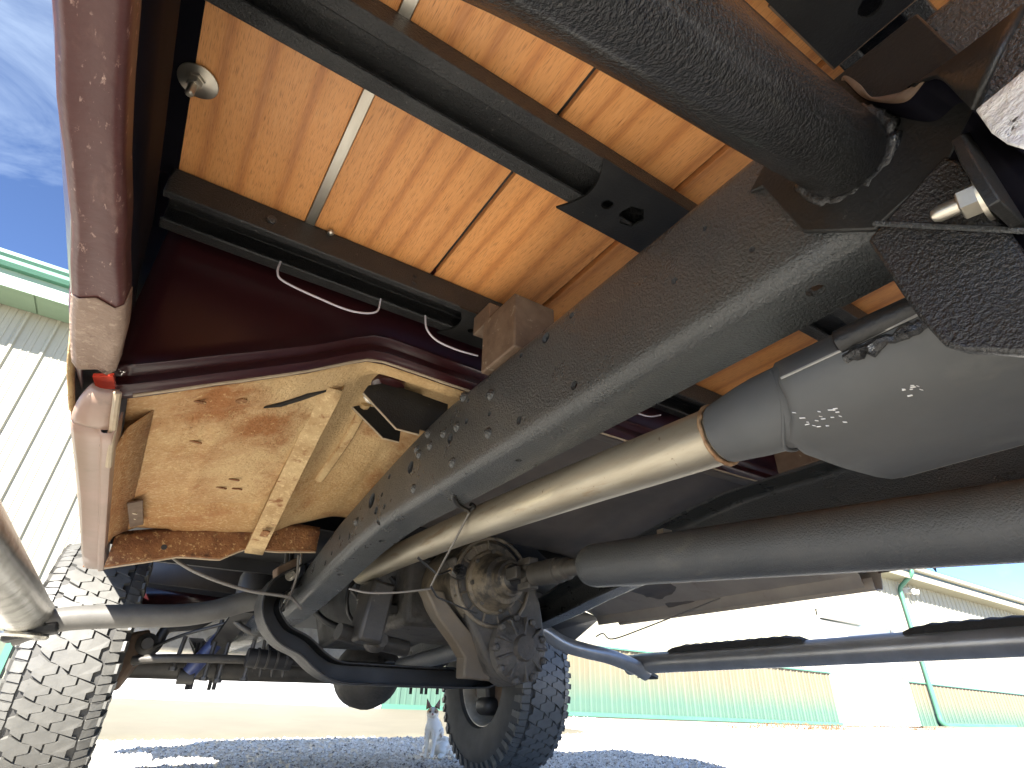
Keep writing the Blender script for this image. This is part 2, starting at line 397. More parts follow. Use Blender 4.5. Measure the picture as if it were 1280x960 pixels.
class MB:
    def __init__(s):
        s.v, s.f = [], []

    def add(s, vs, fs):
        b = len(s.v)
        s.v += [tuple(p) for p in vs]
        s.f += [tuple(b + i for i in f) for f in fs]
        return s

    def box(s, c, d, rot=None):
        hx, hy, hz = d[0] / 2, d[1] / 2, d[2] / 2
        ps = [Vector((x, y, z)) for x in (-hx, hx) for y in (-hy, hy) for z in (-hz, hz)]
        if rot is not None:
            ps = [rot @ p for p in ps]
        ps = [p + Vector(c) for p in ps]
        return s.add(ps, [(0, 1, 3, 2), (4, 6, 7, 5), (0, 4, 5, 1), (2, 3, 7, 6), (0, 2, 6, 4), (1, 5, 7, 3)])

    def b2(s, lo, hi):
        return s.box([(a + b) / 2 for a, b in zip(lo, hi)], [b - a for a, b in zip(lo, hi)])

    def prism(s, pts, d):
        """closed polygon pts (3-D) thickened by the vector d"""
        n = len(pts)
        d = Vector(d)
        a = [Vector(p) for p in pts]
        nrm = Vector((0, 0, 0))
        for i in range(n):
            nrm += a[i].cross(a[(i + 1) % n])
        if nrm.dot(d) > 0:
            a.reverse()
        vs = a + [p + d for p in a]
        fs = [tuple(range(n)), tuple(range(2 * n - 1, n - 1, -1))]
        for i in range(n):
            j = (i + 1) % n
            fs.append((i, n + i, n + j, j))
        return s.add(vs, fs)

    def tube(s, path, r, seg=14, cap=True, flat=1.0, up=None):
        P = [Vector(p) for p in path]
        n = len(P)
        rs = r if isinstance(r, (list, tuple)) else [r] * n
        T = []
        for i in range(n):
            a = P[max(i - 1, 0)]
            b = P[min(i + 1, n - 1)]
            T.append((b - a).normalized())
        ref = Vector(up) if up else (Vector((0, 0, 1)) if abs(T[0].z) < 0.9 else Vector((1, 0, 0)))
        nrm = (ref - T[0] * ref.dot(T[0])).normalized()
        vs = []
        for i in range(n):
            nrm = (nrm - T[i] * nrm.dot(T[i])).normalized()
            bn = T[i].cross(nrm)
            for k in range(seg):
                t = 2 * pi * k / seg
                vs.append(P[i] + (nrm * cos(t) * flat + bn * sin(t)) * rs[i])
        fs = []
        for i in range(n - 1):
            for k in range(seg):
                k2 = (k + 1) % seg
                fs.append((i * seg + k, i * seg + k2, (i + 1) * seg + k2, (i + 1) * seg + k))
        if cap:
            fs.append(tuple(range(seg - 1, -1, -1)))
            fs.append(tuple((n - 1) * seg + k for k in range(seg)))
        return s.add(vs, fs)

    def lathe(s, origin, axis, prof, seg=24, cap=True):
        """prof: list of (distance along axis, radius)"""
        o, a = Vector(origin), Vector(axis).normalized()
        u = a.orthogonal().normalized()
        w = a.cross(u)
        vs = []
        for d, r in prof:
            for k in range(seg):
                t = 2 * pi * k / seg
                vs.append(o + a * d + (u * cos(t) + w * sin(t)) * max(r, 1e-5))
        fs = []
        n = len(prof)
        for i in range(n - 1):
            for k in range(seg):
                k2 = (k + 1) % seg
                fs.append((i * seg + k, i * seg + k2, (i + 1) * seg + k2, (i + 1) * seg + k))
        if cap:
            fs.append(tuple(range(seg - 1, -1, -1)))
            fs.append(tuple((n - 1) * seg + k for k in range(seg)))
        return s.add(vs, fs)

    def loft(s, rings, closed=False, cap=False):
        """rings: equal-length lists of points joined one after another"""
        n, m_ = len(rings), len(rings[0])
        vs = [p for r in rings for p in r]
        fs = []
        lim = m_ if closed else m_ - 1
        for i in range(n - 1):
            for k in range(lim):
                k2 = (k + 1) % m_
                fs.append((i * m_ + k, i * m_ + k2, (i + 1) * m_ + k2, (i + 1) * m_ + k))
        if cap and closed:
            fs.append(tuple(range(m_ - 1, -1, -1)))
            fs.append(tuple((n - 1) * m_ + k for k in range(m_)))
        return s.add(vs, fs)

    def build(s, name, m, parent=None, bevel=0.0, solid=0.0, smooth=35, sub=0, label=None, kind=None, segs=2):
        me = bpy.data.meshes.new(name)
        me.from_pydata(s.v, [], s.f)
        bm = bmesh.new()
        bm.from_mesh(me)
        bmesh.ops.recalc_face_normals(bm, faces=bm.faces)
        bm.to_mesh(me)
        bm.free()
        me.update()
        if smooth:
            for p in me.polygons:
                p.use_smooth = True
            me.set_sharp_from_angle(angle=radians(smooth))
        if m is not None:
            me.materials.append(m)
        o = bpy.data.objects.new(name, me)
        link(o, parent)
        if solid:
            md = o.modifiers.new('solid', 'SOLIDIFY')
            md.thickness = solid
            md.offset = 0
        if sub:
            md = o.modifiers.new('sub', 'SUBSURF')
            md.levels = md.render_levels = sub
        if bevel:
            md = o.modifiers.new('bevel', 'BEVEL')
            md.width = bevel
            md.segments = segs
            md.limit_method = 'ANGLE'
            md.angle_limit = radians(40)
            md.harden_normals = False
        if label:
            o['label'] = label
        if kind:
            o['kind'] = kind
        return o


def spline(pts, k=6):
    P = [Vector(p) for p in pts]
    out = []
    for i in range(len(P) - 1):
        p0 = P[i - 1] if i else P[0] * 2 - P[1]
        p1, p2 = P[i], P[i + 1]
        p3 = P[i + 2] if i + 2 < len(P) else P[-1] * 2 - P[-2]
        for j in range(k):
            t = j / k
            out.append(0.5 * ((2 * p1) + (p2 - p0) * t + (2 * p0 - 5 * p1 + 4 * p2 - p3) * t * t + (3 * p1 - p0 - 3 * p2 + p3) * t ** 3))
    out.append(P[-1])
    return out


def lerp(a, b, t):
    return a + (b - a) * t


def interp(tab, x):
    if x <= tab[0][0]:
        return tab[0][1]
    for (x0, y0), (x1, y1) in zip(tab, tab[1:]):
        if x <= x1:
            return lerp(y0, y1, (x - x0) / (x1 - x0))
    return tab[-1][1]


def jit(p, a):
    return Vector(p) + Vector((random.uniform(-a, a), random.uniform(-a, a), random.uniform(-a, a)))


def bolt(parent, p, axis, r=0.011, h=0.012, m=None, washer=True, stub=0.0, name='bolt'):
    mb = MB()
    a = Vector(axis).normalized()
    p = Vector(p)
    if washer:
        mb.lathe(p, a, [(0, r * 1.7), (0.003, r * 1.7)], 20)
    mb.lathe(p + a * 0.003, a, [(0, r), (h * 0.85, r), (h, r * 0.85)], 6)
    if stub:
        mb.lathe(p + a * (0.003 + h), a, [(0, r * 0.5), (stub, r * 0.5), (stub + 0.002, r * 0.35)], 12)
    return mb.build(name, m or M['zinc'], parent, smooth=30)


XC = 0.805
TRUCK = root('pickup_truck', 'burgundy pickup truck with wooden bed floor and rusty cab floor, seen from underneath', 'pickup truck', (XC, 1.0, 0.0))


def X2(x):
    return 2 * XC - x


# ================================================================== GROUND AND BUILDING
def wall_z(x):
    x = max(-12.0, min(32.0, x))
    return 0.27 - 0.0255 * x


def ground_z(x, y):
    u = max(0.0, min(1.0, (y - 3.2) / 4.3))
    return (u ** 1.7) * wall_z(x) + 0.006 * mnoise.noise(Vector((x * 1.3, y * 1.3, 0)))


def axis_vals(lo, hi, fine_lo, fine_hi, step, grow=1.35):
    v = []
    x = fine_lo
    while x <= fine_hi + 1e-6:
        v.append(x)
        x += step
    d, x = step, fine_hi
    while x < hi:
        d *= grow
        x += d
        v.append(min(x, hi))
    d, x = step, fine_lo
    while x > lo:
        d *= grow
        x -= d
        v.insert(0, max(x, lo))
    return v


xs = axis_vals(-400, 400, -6, 26, 0.25)
ys = axis_vals(-400, 500, -3, 8, 0.2)
g = MB()
g.loft([[(x, y, ground_z(x, y)) for x in xs] for y in ys])
gro = g.build('gravel_ground', M['gravel_bed'], smooth=60)
gro['kind'] = 'structure'
gro['label'] = 'pale gravel yard under and around the truck'

# concrete apron in front of the overhead door
sl = MB()
sx = axis_vals(-9, 4.4, -9, 4.4, 0.3, 9)


def slab_front(x):
    return 4.98 + 0.03 * sin(x * 1.9) + 0.015 * sin(x * 5.1)


rings = []
for t in (0.0, 0.012, 0.04, 0.1, 0.3, 0.6, 1.0):
    ring = []
    for x in sx:
        y = lerp(slab_front(x), 7.47, t)
        z = ground_z(x, y) + (0.0 if t == 0 else 0.018 if t < 0.02 else 0.028)
        ring.append((x, y, z))
    rings.append(ring)
sl.loft(rings)
slab = sl.build('concrete_apron', M['slab'], smooth=40)
slab['kind'] = 'structure'
slab['label'] = 'pale concrete apron sloping up to the white overhead door'
sl = MB()
sx2 = axis_vals(14.2, 26, 14.2, 26, 0.4, 9)
rings = []
for t in (0.0, 0.02, 0.5, 1.0):
    rings.append([(x, lerp(6.35 - 0.06 * (x - 14.2) + 0.05 * sin(x * 2.3), 7.47, t), ground_z(x, lerp(6.35 - 0.06 * (x - 14.2), 7.47, t)) + (0.0 if t == 0 else 0.03)) for x in sx2])
sl.loft(rings)
slab2 = sl.build('concrete_apron', M['slab'], smooth=40)
slab2['kind'] = 'structure'
slab2['label'] = 'narrow concrete strip along the wall under the downspout'

# loose limestone chips lying on the gravel bed
st = MB()
base_dirs = [Vector(v).normalized() for v in ((1, 0, 0.2), (0.3, 0.95, 0), (-0.8, 0.6, 0.1), (-0.8, -0.6, 0), (0.3, -0.95, 0.1), (0, 0, 1))]


def stone(x, y, s):
    z = ground_z(x, y)
    rx = random.uniform(0, pi)
    cr, sr = cos(rx), sin(rx)
    b = len(st.v)
    for d in base_dirs:
        k = s * random.uniform(0.65, 1.15)
        px, py, pz = d.x * k, d.y * k * 0.8, d.z * k * 0.75
        st.v.append((x + px * cr - py * sr, y + px * sr + py * cr, z + pz + s * 0.12))
    for i in range(5):
        st.f.append((b + i, b + (i + 1) % 5, b + 5))


for _ in range(42000):
    # sampled evenly over the view fan in front of the truck
    d = 3.0 * (3.2 ** random.random())
    a = random.uniform(-0.06, 1.22)
    x, y = d * sin(a), d * cos(a)
    if y > 7.4 or (x < 4.4 and y > slab_front(x) - 0.02) or y < 0.3:
        continue
    stone(x, y, random.uniform(0.006, 0.017) * (0.7 + d * 0.09))
so = st.build('gravel_stones', M['stone'], smooth=0)
so['kind'] = 'stuff'
so['label'] = 'loose crushed limestone scattered over the yard'

# ---- building in its own (slightly tilted) frame
TH = math.atan(0.0255)
BLD = bpy.data.objects.new('metal_building', None)
BLD.empty_display_size = 0.5
BLD.location = (0, 7.5, 0.27)
BLD.rotation_euler = (0, TH, 0)
COL.objects.link(BLD)
BLD['label'] = 'long cream ribbed metal building with green trim and white overhead doors across the yard'
BLD['category'] = 'building'
BLD['_local'] = 1


def ribbed(width, z0, z1, ribs, rib_h=0.03, minor=2, y0=0.0):
    """one sheet of siding: big trapezoid ribs with small ones between, from z0 to z1"""
    prof = [(0, 0)]
    step = width / ribs
    for i in range(ribs):
        x = i * step
        prof += [(x + 0.015, 0), (x + 0.03, -rib_h), (x + 0.055, -rib_h), (x + 0.07, 0)]
        w = step - 0.07
        for k in range(minor):
            c = x + 0.07 + w * (k + 1) / (minor + 1)
            prof += [(c - 0.014, 0), (c - 0.008, -0.008), (c + 0.008, -0.008), (c + 0.014, 0)]
    prof.append((width, 0))
    mb = MB()
    mb.loft([[(x, y + y0, z0) for x, y in prof], [(x, y + y0, z1) for x, y in prof]])
    return mb


def panel_row(name, x0, x1, z0, z1, m, width=0.84, ribs=3, rib_h=0.03, minor=2, y0=0.0):
    n = max(1, round((x1 - x0) / width))
    w = (x1 - x0) / n
    first = None
    for i in range(n):
        if first is None:
            first = o = ribbed(w - 0.002, z0, z1, ribs, rib_h, minor, y0).build(name, m, BLD, smooth=0)
        else:
            o = first.copy()
            link(o, BLD)
        o.location = (x0 + i * w, 0, 0)
    return first


XL0, XL1, XR1 = -9.0, 8.2, 32.0
EAVE_L, EAVE_R = 4.15, 3.62
D1, D2 = (-0.32, 2.93), (13.15, 16.4)
# upper siding
panel_row('wall_panel', XL0, D1[0], 1.0, EAVE_L, M['wall'])
panel_row('wall_panel', D1[0], D2[0] - 4.95, 2.75, EAVE_L, M['wall'])
panel_row('wall_panel', D1[1], 8.2, 1.0, 2.75, M['wall'])
panel_row('wall_panel', 8.2, D2[0], 1.0, EAVE_R, M['wall'])
panel_row('wall_panel', D2[0], D2[1], 2.3, EAVE_R, M['wall'])
panel_row('wall_panel', D2[1], XR1, 1.0, EAVE_R, M['wall'])
# wainscot
panel_row('wainscot_panel', XL0, -0.86, 0.06, 0.98, M['wains'], rib_h=0.022, y0=0.0)
panel_row('wall_panel', -0.80, D1[0], 0.06, 1.0, M['wall'], ribs=2)
panel_row('wainscot_panel', D1[1] + 0.02, D2[0], 0.06, 0.98, M['wains'], ribs=4, rib_h=0.022, minor=1)
panel_row('wainscot_panel', D2[1], XR1, 0.06, 0.98, M['wains'], ribs=4, rib_h=0.022, minor=1)
MB().b2((-0.86, -0.05, 0.0), (-0.80, 0.0, 1.0)).build('corner_trim', M['green'], BLD)
for a, b_ in ((XL0, -0.86), (D1[1] + 0.06, D2[0]), (D2[1], XR1)):
    MB().b2((a, -0.045, 0.98), (b_, 0.0, 1.005)).build('wainscot_cap', M['green'], BLD)
    MB().b2((a, -0.04, 0.02), (b_, 0.0, 0.075)).build('base_trim', M['green'], BLD)
    MB().b2((a, -0.028, -0.25), (b_, 0.05, 0.02)).build('footing', M['slab'], BLD)
# overhead doors in sections
for (a, b_), zt, ns in ((D1, 2.75, 5), (D2, 2.1, 4)):
    dr = MB().b2((a, 0.055, 0.0), (b_, 0.075, zt)).build('overhead_door', M['door'], BLD)
    for k in range(ns):
        z0, z1 = zt * k / ns + 0.004, zt * (k + 1) / ns - 0.004
        MB().b2((a + 0.01, 0.02, z0 + 0.02), (b_ - 0.01, 0.053, z1)).build('door_section', M['door'], dr, bevel=0.006)
    MB().b2((a + 0.005, 0.0, -0.005), (b_ - 0.005, 0.06, 0.022)).build('door_seal', M['wire_black'], dr)
    for xx in (a, b_):
        MB().b2((xx - 0.05, -0.03, 0.0), (xx + 0.05, 0.018, zt + 0.05)).build('door_jamb', M['trimw'], dr)
# boxed header over the far door
hd = MB().b2((13.2, -0.32, 2.12), (16.25, -0.002, 2.14)).b2((13.2, -0.34, 2.14), (16.25, -0.31, 2.36)).b2((13.2, -0.34, 2.36), (16.25, 0.0, 2.39))
hd.b2((13.2, -0.31, 2.14), (13.22, 0.0, 2.36)).b2((16.23, -0.31, 2.14), (16.25, 0.0, 2.36)).build('door_hood', M['trimw'], BLD, bevel=0.004)
# left wing: green soffit, fascia and gutter
OV = 0.5
MB().b2((XL0, -OV, EAVE_L - 0.25), (XL1, 0.0, EAVE_L - 0.235)).build('soffit', M['soffit'], BLD)
first = None
x = XL0
while x < 1.5:
    if first is None:
        first = o = MB().b2((0, -OV + 0.015, 0), (0.355, -0.025, 0.012)).build('soffit_panel', M['soffit'], BLD, bevel=0.004)
    else:
        o = first.copy()
        link(o, BLD)
    o.location = (x, 0, EAVE_L - 0.265)
    x += 0.372
MB().b2((XL0, -OV - 0.02, EAVE_L - 0.30), (XL1, -OV, EAVE_L + 0.05)).build('fascia', M['soffit'], BLD, bevel=0.005)
gt = MB()
prof = [(-OV - 0.022, 0.06), (-OV - 0.022, -0.09), (-OV - 0.09, -0.09), (-OV - 0.125, -0.05), (-OV - 0.115, 0.0), (-OV - 0.145, 0.03), (-OV - 0.145, 0.07), (-OV - 0.132, 0.07)]
gt.loft([[(x_, y, EAVE_L + z) for y, z in prof] for x_ in (XL0, XL1)])
gt.build('gutter', M['green'], BLD, solid=0.004, smooth=0)
# right wing: beige fascia with a green drip edge
OR = 0.45
MB().b2((XL1, -OR, EAVE_R - 0.13), (XR1, 0.0, EAVE_R - 0.115)).build('soffit', M['beige'], BLD)
MB().b2((XL1, -OR - 0.02, EAVE_R - 0.15), (XR1, -OR, EAVE_R + 0.02)).build('fascia', M['beige'], BLD, bevel=0.005)
gt = MB()
prof = [(-OR - 0.022, 0.17), (-OR - 0.022, 0.06), (-OR - 0.09, 0.06), (-OR - 0.125, 0.09), (-OR - 0.12, 0.12), (-OR - 0.14, 0.15), (-OR - 0.14, 0.18), (-OR - 0.13, 0.18)]
gt.loft([[(x_, y, EAVE_R + z) for y, z in prof] for x_ in (XL1, XR1)])
gt.build('gutter', M['beige'], BLD, solid=0.004, smooth=0)
MB().b2((XL1, -OR - 0.15, EAVE_R + 0.182), (XR1, -OR - 0.125, EAVE_R + 0.2)).build('drip_edge', M['green'], BLD)
# roofs, back and end walls
for a, b_, e, ov in ((XL0, XL1, EAVE_L + 0.06, OV), (XL1, XR1, EAVE_R + 0.06, OR)):
    rf = MB()
    rf.prism([(a - 0.2, -ov - 0.02, e), (a - 0.2, 5.5, e + 1.7), (a - 0.2, 5.5, e + 1.76), (a - 0.2, -ov - 0.02, e + 0.06)], (b_ - a + 0.2, 0, 0))
    rf.prism([(a - 0.2, 5.5, e + 1.7), (a - 0.2, 11.5, e - 0.1), (a - 0.2, 11.5, e - 0.04), (a - 0.2, 5.5, e + 1.76)], (b_ - a + 0.2, 0, 0))
    rf.build('roof', M['roof'], BLD)
    bw = MB()
    bw.b2((a, 11.0, -0.6), (b_, 11.1, e + 0.02))
    bw.b2((a, 0.09, -0.3), (a + 0.05, 11.0, e))
    bw.b2((b_ - 0.06, 0.09, -0.3), (b_ - 0.01, 11.0, e))
    bw.build('outer_wall', M['wall'], BLD)
# downspout with elbows and the drain pipe along the wall foot
ds = MB()
pth = spline([(17.3, -OR - 0.08, EAVE_R + 0.08), (17.3, -OR - 0.06, EAVE_R - 0.05), (17.32, -0.30, EAVE_R - 0.2), (17.34, -0.11, EAVE_R - 0.36), (17.35, -0.09, EAVE_R - 0.6)], 5)
ds.tube(pth, 0.055, 10)
ds.tube([(17.35, -0.09, EAVE_R - 0.6), (17.35, -0.09, 1.0)], 0.05, 10)
dso = ds.build('downspout', M['green'], BLD, smooth=50)
MB().tube([(17.35, -0.09, 1.02), (17.35, -0.09, 0.32)], 0.057, 10).build('pipe_sleeve', M['green'], dso)
MB().tube(spline([(17.35, -0.09, 0.34), (17.36, -0.10, 0.17), (17.5, -0.14, 0.10), (17.9, -0.20, 0.10), (20.6, -0.45, 0.13)], 6), 0.062, 12).build('drain_pipe', M['green'], dso)
MB().lathe((17.35, -0.09, 0.33), (0, 0, 1), [(0, 0.066), (0.04, 0.066)], 12).build('pipe_collar', M['green'], dso)
lt = MB().b2((17.75, -0.12, EAVE_R - 0.42), (17.95, -0.0, EAVE_R - 0.28)).tube([(17.8, -0.12, EAVE_R - 0.35), (17.75, -0.26, EAVE_R - 0.40)], [0.05, 0.075], 12)
lt.tube([(17.9, -0.12, EAVE_R - 0.35), (18.0, -0.26, EAVE_R - 0.40)], [0.05, 0.075], 12).build('floodlight', M['trimw'], BLD)

# dry weeds by the wall foot
wd = MB()
for _ in range(650):
    cx, cy, sx_, sy_ = random.choice(((8.9, 6.1, .6, .12), (9.3, 5.5, .35, .10), (10.2, 6.5, .7, .12), (7.6, 5.7, .5, .07), (8.5, 5.2, .45, .06), (12.6, 6.7, .5, .10), (11.2, 5.0, .4, .06)))
    x, y = random.gauss(cx, sx_), random.gauss(cy, sy_)
    if y > 7.38:
        continue
    z = ground_z(x, y)
    h = random.uniform(0.025, 0.075)
    a = random.uniform(0, 2 * pi)
    lx, ly = cos(a) * h * 0.9, sin(a) * h * 0.9
    w = 0.007
    wd.add([(x - w, y, z), (x + w, y, z), (x + lx * 0.5 + w * .8, y + ly * 0.5, z + h * 0.6), (x + lx * 0.5 - w * .8, y + ly * 0.5, z + h * 0.6), (x + lx, y + ly, z + h * .9)],
           [(0, 1, 2, 3), (3, 2, 4)])
wo = wd.build('dry_weeds', M['weeds'], smooth=0)
wo['kind'] = 'stuff'
wo['label'] = 'straw coloured dry weeds in the gravel by the wall'

# ================================================================== TRUCK: frame rails
RAIL = [(-2.2, .767, .612), (0.80, .767, .612), (0.90, .757, .612), (1.0, .744, .613), (1.08, .731, .611), (1.2, .711, .599), (1.34, .686, .577),
        (1.47, .650, .553), (1.62, .612, .530), (1.8, .585, .508), (2.1, .572, .492), (3.3, .572, .49)]


def rail_station(y):
    return interp([(a, b) for a, b, c in RAIL], y), interp([(a, c) for a, b, c in RAIL], y)


def rail_mesh(outer, inward):
    """C section, web on the outer side; inward = +1 if the flanges point to +X"""
    yst = [-2.2, -1.0, 0.0] + [0.2 * i for i in range(1, 4)] + [0.7 + 0.04 * i for i in range(30)] + [1.95, 2.2, 2.6, 3.3]
    rings = []
    t, fw, r = 0.006, 0.075, 0.020
    for y in yst:
        zt, zb = rail_station(y)
        sec = []
        # outer outline from top flange tip round to bottom flange tip
        sec.append((fw, zt)); sec.append((r, zt))
        for k in range(1, 6):
            a = k / 6 * pi / 2
            sec.append((r - r * sin(a), zt - r + r * cos(a)))
        sec.append((0, zt - r)); sec.append((0, zb + r))
        for k in range(1, 6):
            a = k / 6 * pi / 2
            sec.append((r - r * cos(a), zb + r - r * sin(a)))
        sec.append((r, zb)); sec.append((fw, zb))
        sec.append((fw, zb + t)); sec.append((r, zb + t))
        ri = r - t
        for k in range(1, 4):
            a = k / 4 * pi / 2
            sec.append((r - ri * sin(a), zb + r - ri * cos(a)))
        sec.append((t, zb + r)); sec.append((t, zt - r))
        for k in range(1, 4):
            a = k / 4 * pi / 2
            sec.append((r - ri * cos(a), zt - r + ri * sin(a)))
        sec.append((r, zt - t)); sec.append((fw, zt - t))
        dx = 0.0
        rings.append([(outer + inward * (p[0] + dx), y, p[1]) for p in sec])
    return MB().loft(rings, closed=True, cap=True)


HOLES = [(0.496, .740, .008), (0.440, .743, .0045), (0.556, .744, .004), (0.442, .640, .006), (0.56, .641, .0062), (0.711, .738, .004),
         (0.712, .701, .005), (0.767, .691, .009), (0.927, .691, .0125), (1.123, .678, .017), (1.034, .705, .006), (1.087, .648, .009),
         (1.064, .675, .005), (1.041, .644, .006), (1.073, .621, .006), (0.276, .685, .004), (0.64, .684, .004), (1.20, .655, .007), (1.24, .625, .007),
         (1.315, .640, .006), (1.36, .612, .006), (1.40, .596, .007), (0.19, .66, .003), (0.23, .72, .003)]
rail = rail_mesh(0.375, 1).build('frame_rail', M['chassis'], TRUCK, smooth=40)
cut = MB()
for y, z, r in HOLES:
    cut.lathe((0.35, y, z), (1, 0, 0), [(0, r), (0.045, r)], 14)
# two holes through the lower flange
for x, y, r in ((0.41, 0.165, .008), (0.415, 0.62, .005), (0.42, 1.15, .008), (0.41, 1.38, .008)):
    zb = rail_station(y)[1]
    cut.lathe((x, y, zb - 0.02), (0, 0, 1), [(0, r), (0.034, r)], 12)
cuto = cut.build('cutter', None)
bmod = rail.modifiers.new('holes', 'BOOLEAN')
bmod.object = cuto
bmod.operation = 'DIFFERENCE'
bmod.solver = 'EXACT'
dg = bpy.context.evaluated_depsgraph_get()
nm = bpy.data.meshes.new_from_object(rail.evaluated_get(dg))
rail.modifiers.clear()
rail.data = nm
nm.name = 'frame_rail'
for p in nm.polygons:
    p.use_smooth = True
nm.set_sharp_from_angle(angle=radians(40))
bpy.data.objects.remove(cuto)
RIV = [(0.728, .752), (0.639, .716), (0.745, .704), (0.795, .711), (0.642, .653), (0.752, .643), (0.893, .706), (0.902, .642), (1.208, .652),
       (0.847, .707), (0.905, .72), (0.86, .735)]
first = None
for y, z in RIV:
    if first is None:
        first = o = MB().lathe((0, 0, 0), (-1, 0, 0), [(-0.002, .0095), (0.0, .0092), (.003, .008), (.0055, .005), (.0065, .001)], 14).build('rivet', M['chassis'], rail)
    else:
        o = first.copy()
        link(o, rail)
    o.location = (0.3755, y, z)
railR = rail_mesh(X2(0.375), -1).build('frame_rail', M['chassis'], TRUCK, smooth=40)

# ================================================================== bed floor
BZ = 0.96
STEP = 0.2148
xb = [-0.114]
x = 0.072
while x < 1.66:
    xb.append(x)
    x += STEP
xb.append(X2(-0.114))
bed = MB()
bed.b2((-0.19, -1.95, BZ + 0.021), (X2(-0.19), 0.735, BZ + 0.03))
bed = bed.build('bed_floor', M['dark'], TRUCK)
for a_, b_ in ((-0.19, -0.112), (X2(-0.112), X2(-0.19))):
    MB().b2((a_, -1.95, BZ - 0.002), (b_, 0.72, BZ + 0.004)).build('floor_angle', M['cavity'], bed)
for i in range(len(xb) - 1):
    a = xb[i] + (0.0075 if i == 1 else 0.004 if i else 0)
    b_ = xb[i + 1] - (0.0075 if i == 0 else 0.004)
    w = MB()
    zz = BZ + (0.0005 * (i % 3))
    w.b2((a, -1.95, zz), (b_, 0.735, zz + 0.02))
    w.build('plank', M['wood'], bed, bevel=0.0012)
for i in range(1, len(xb) - 1):
    c = xb[i]
    if i == 1:
        mb = MB().b2((c - 0.0075, -1.95, BZ - 0.003), (c + 0.0075, 0.705, BZ + 0.0))
        mb.build('bed_strip', M['steel'], bed, bevel=0.001, label='shiny bare steel bed strip')
    else:
        MB().b2((c - 0.010, -1.95, BZ + 0.012), (c + 0.010, 0.72, BZ + 0.024)).build('bed_strip', M['dark'], bed)

# big washer and carriage bolt at the edge of the floor
wb = MB().lathe((-0.106, 0.544, 0.9572), (0, 0, -1), [(0, .0228), (0.0018, .0228), (0.0022, .0222)], 32).build('fender_washer', M['steel'], bed)
MB().lathe((-0.108, 0.542, 0.955), (0, 0, -1), [(0, .0105), (.004, .0105), (.0042, .0085), (.011, .0085), (.012, .0075)], 6).build('nut', M['zinc'], wb, smooth=30)
MB().lathe((-0.108, 0.542, 0.943), (0, 0, -1), [(0, .0048), (.016, .0048), (.018, .003)], 12).build('bolt_stub', M['zinc'], wb)

# ---- bed crossmembers: hats open downwards
def crossmember(y_rear, y_front, zl, lipr, lipf, x0, x1, name='bed_crossmember'):
    t = 0.003
    zt = BZ - 0.001
    out = [(y_rear, zl), (y_rear, zt), (y_front, zt), (y_front, zl)]
    sec = [(y_rear, zl), (y_rear, zt), (y_front, zt), (y_front, zl), (y_front - lipf, zl), (y_front - lipf, zl + 0.006),
           (y_front - 0.005, zl + 0.006), (y_front - 0.005, zt - 0.005), (y_rear + 0.005, zt - 0.005), (y_rear + 0.005, zl + 0.006), (y_rear + lipr, zl + 0.006), (y_rear + lipr, zl)]
    xsn = [x0 + (x1 - x0) * i / 14 for i in range(15)]
    return MB().loft([[(x, y + 0.0006 * mnoise.noise((x * 20, y * 30, 3)), z + 0.0008 * mnoise.noise((x * 24, y * 50, 0))) for y, z in sec] for x in xsn], closed=True, cap=True).build(name, M['crossmember'], TRUCK, bevel=0.0022, segs=3, smooth=30)


cm1 = crossmember(0.703, 0.786, 0.912, 0.014, 0.022, -0.118, X2(-0.118))
cm2 = crossmember(0.338, 0.421, 0.925, 0.021, 0.021, -0.118, X2(-0.118))
cm3 = crossmember(0.015, 0.098, 0.905, 0.021, 0.021, -0.118, X2(-0.118))
cm4 = crossmember(-0.75, -0.66, 0.915, 0.02, 0.02, -0.118, X2(-0.118))
cm5 = crossmember(-1.4, -1.31, 0.915, 0.02, 0.02, -0.118, X2(-0.118))


def end_plate(cm, x0, x1, y0, y1, z, hole_pts, mir=False):
    """mounting plate closing the channel over the frame rail, with a scalloped end, a round and a six-sided hole"""
    f = (lambda x: X2(x)) if mir else (lambda x: x)
    pts = []
    n = 10
    for k in range(n + 1):
        t = k / n
        y = lerp(y0, y1, t)
        pts.append((f(x0 + 0.022 * sin(pi * t)), y, z))
    pts += [(f(x1), y1, z), (f(x1), y0, z)]
    o = MB().prism(pts, (0, 0, -0.004)).build('mounting_plate', M['black'], cm)
    c = MB()
    for hx, hy, r, k in hole_pts:
        c.lathe((f(hx), hy, z - 0.012), (0, 0, 1), [(0, r), (0.02, r)], k)
    co = c.build('cutter', None)
    md = o.modifiers.new('holes', 'BOOLEAN')
    md.object = co
    md.operation = 'DIFFERENCE'
    md.solver = 'EXACT'
    d_ = bpy.context.evaluated_depsgraph_get()
    me = bpy.data.meshes.new_from_object(o.evaluated_get(d_))
    o.modifiers.clear()
    o.data = me
    for p_ in me.polygons:
        p_.use_smooth = False
    bpy.data.objects.remove(co)
    return o


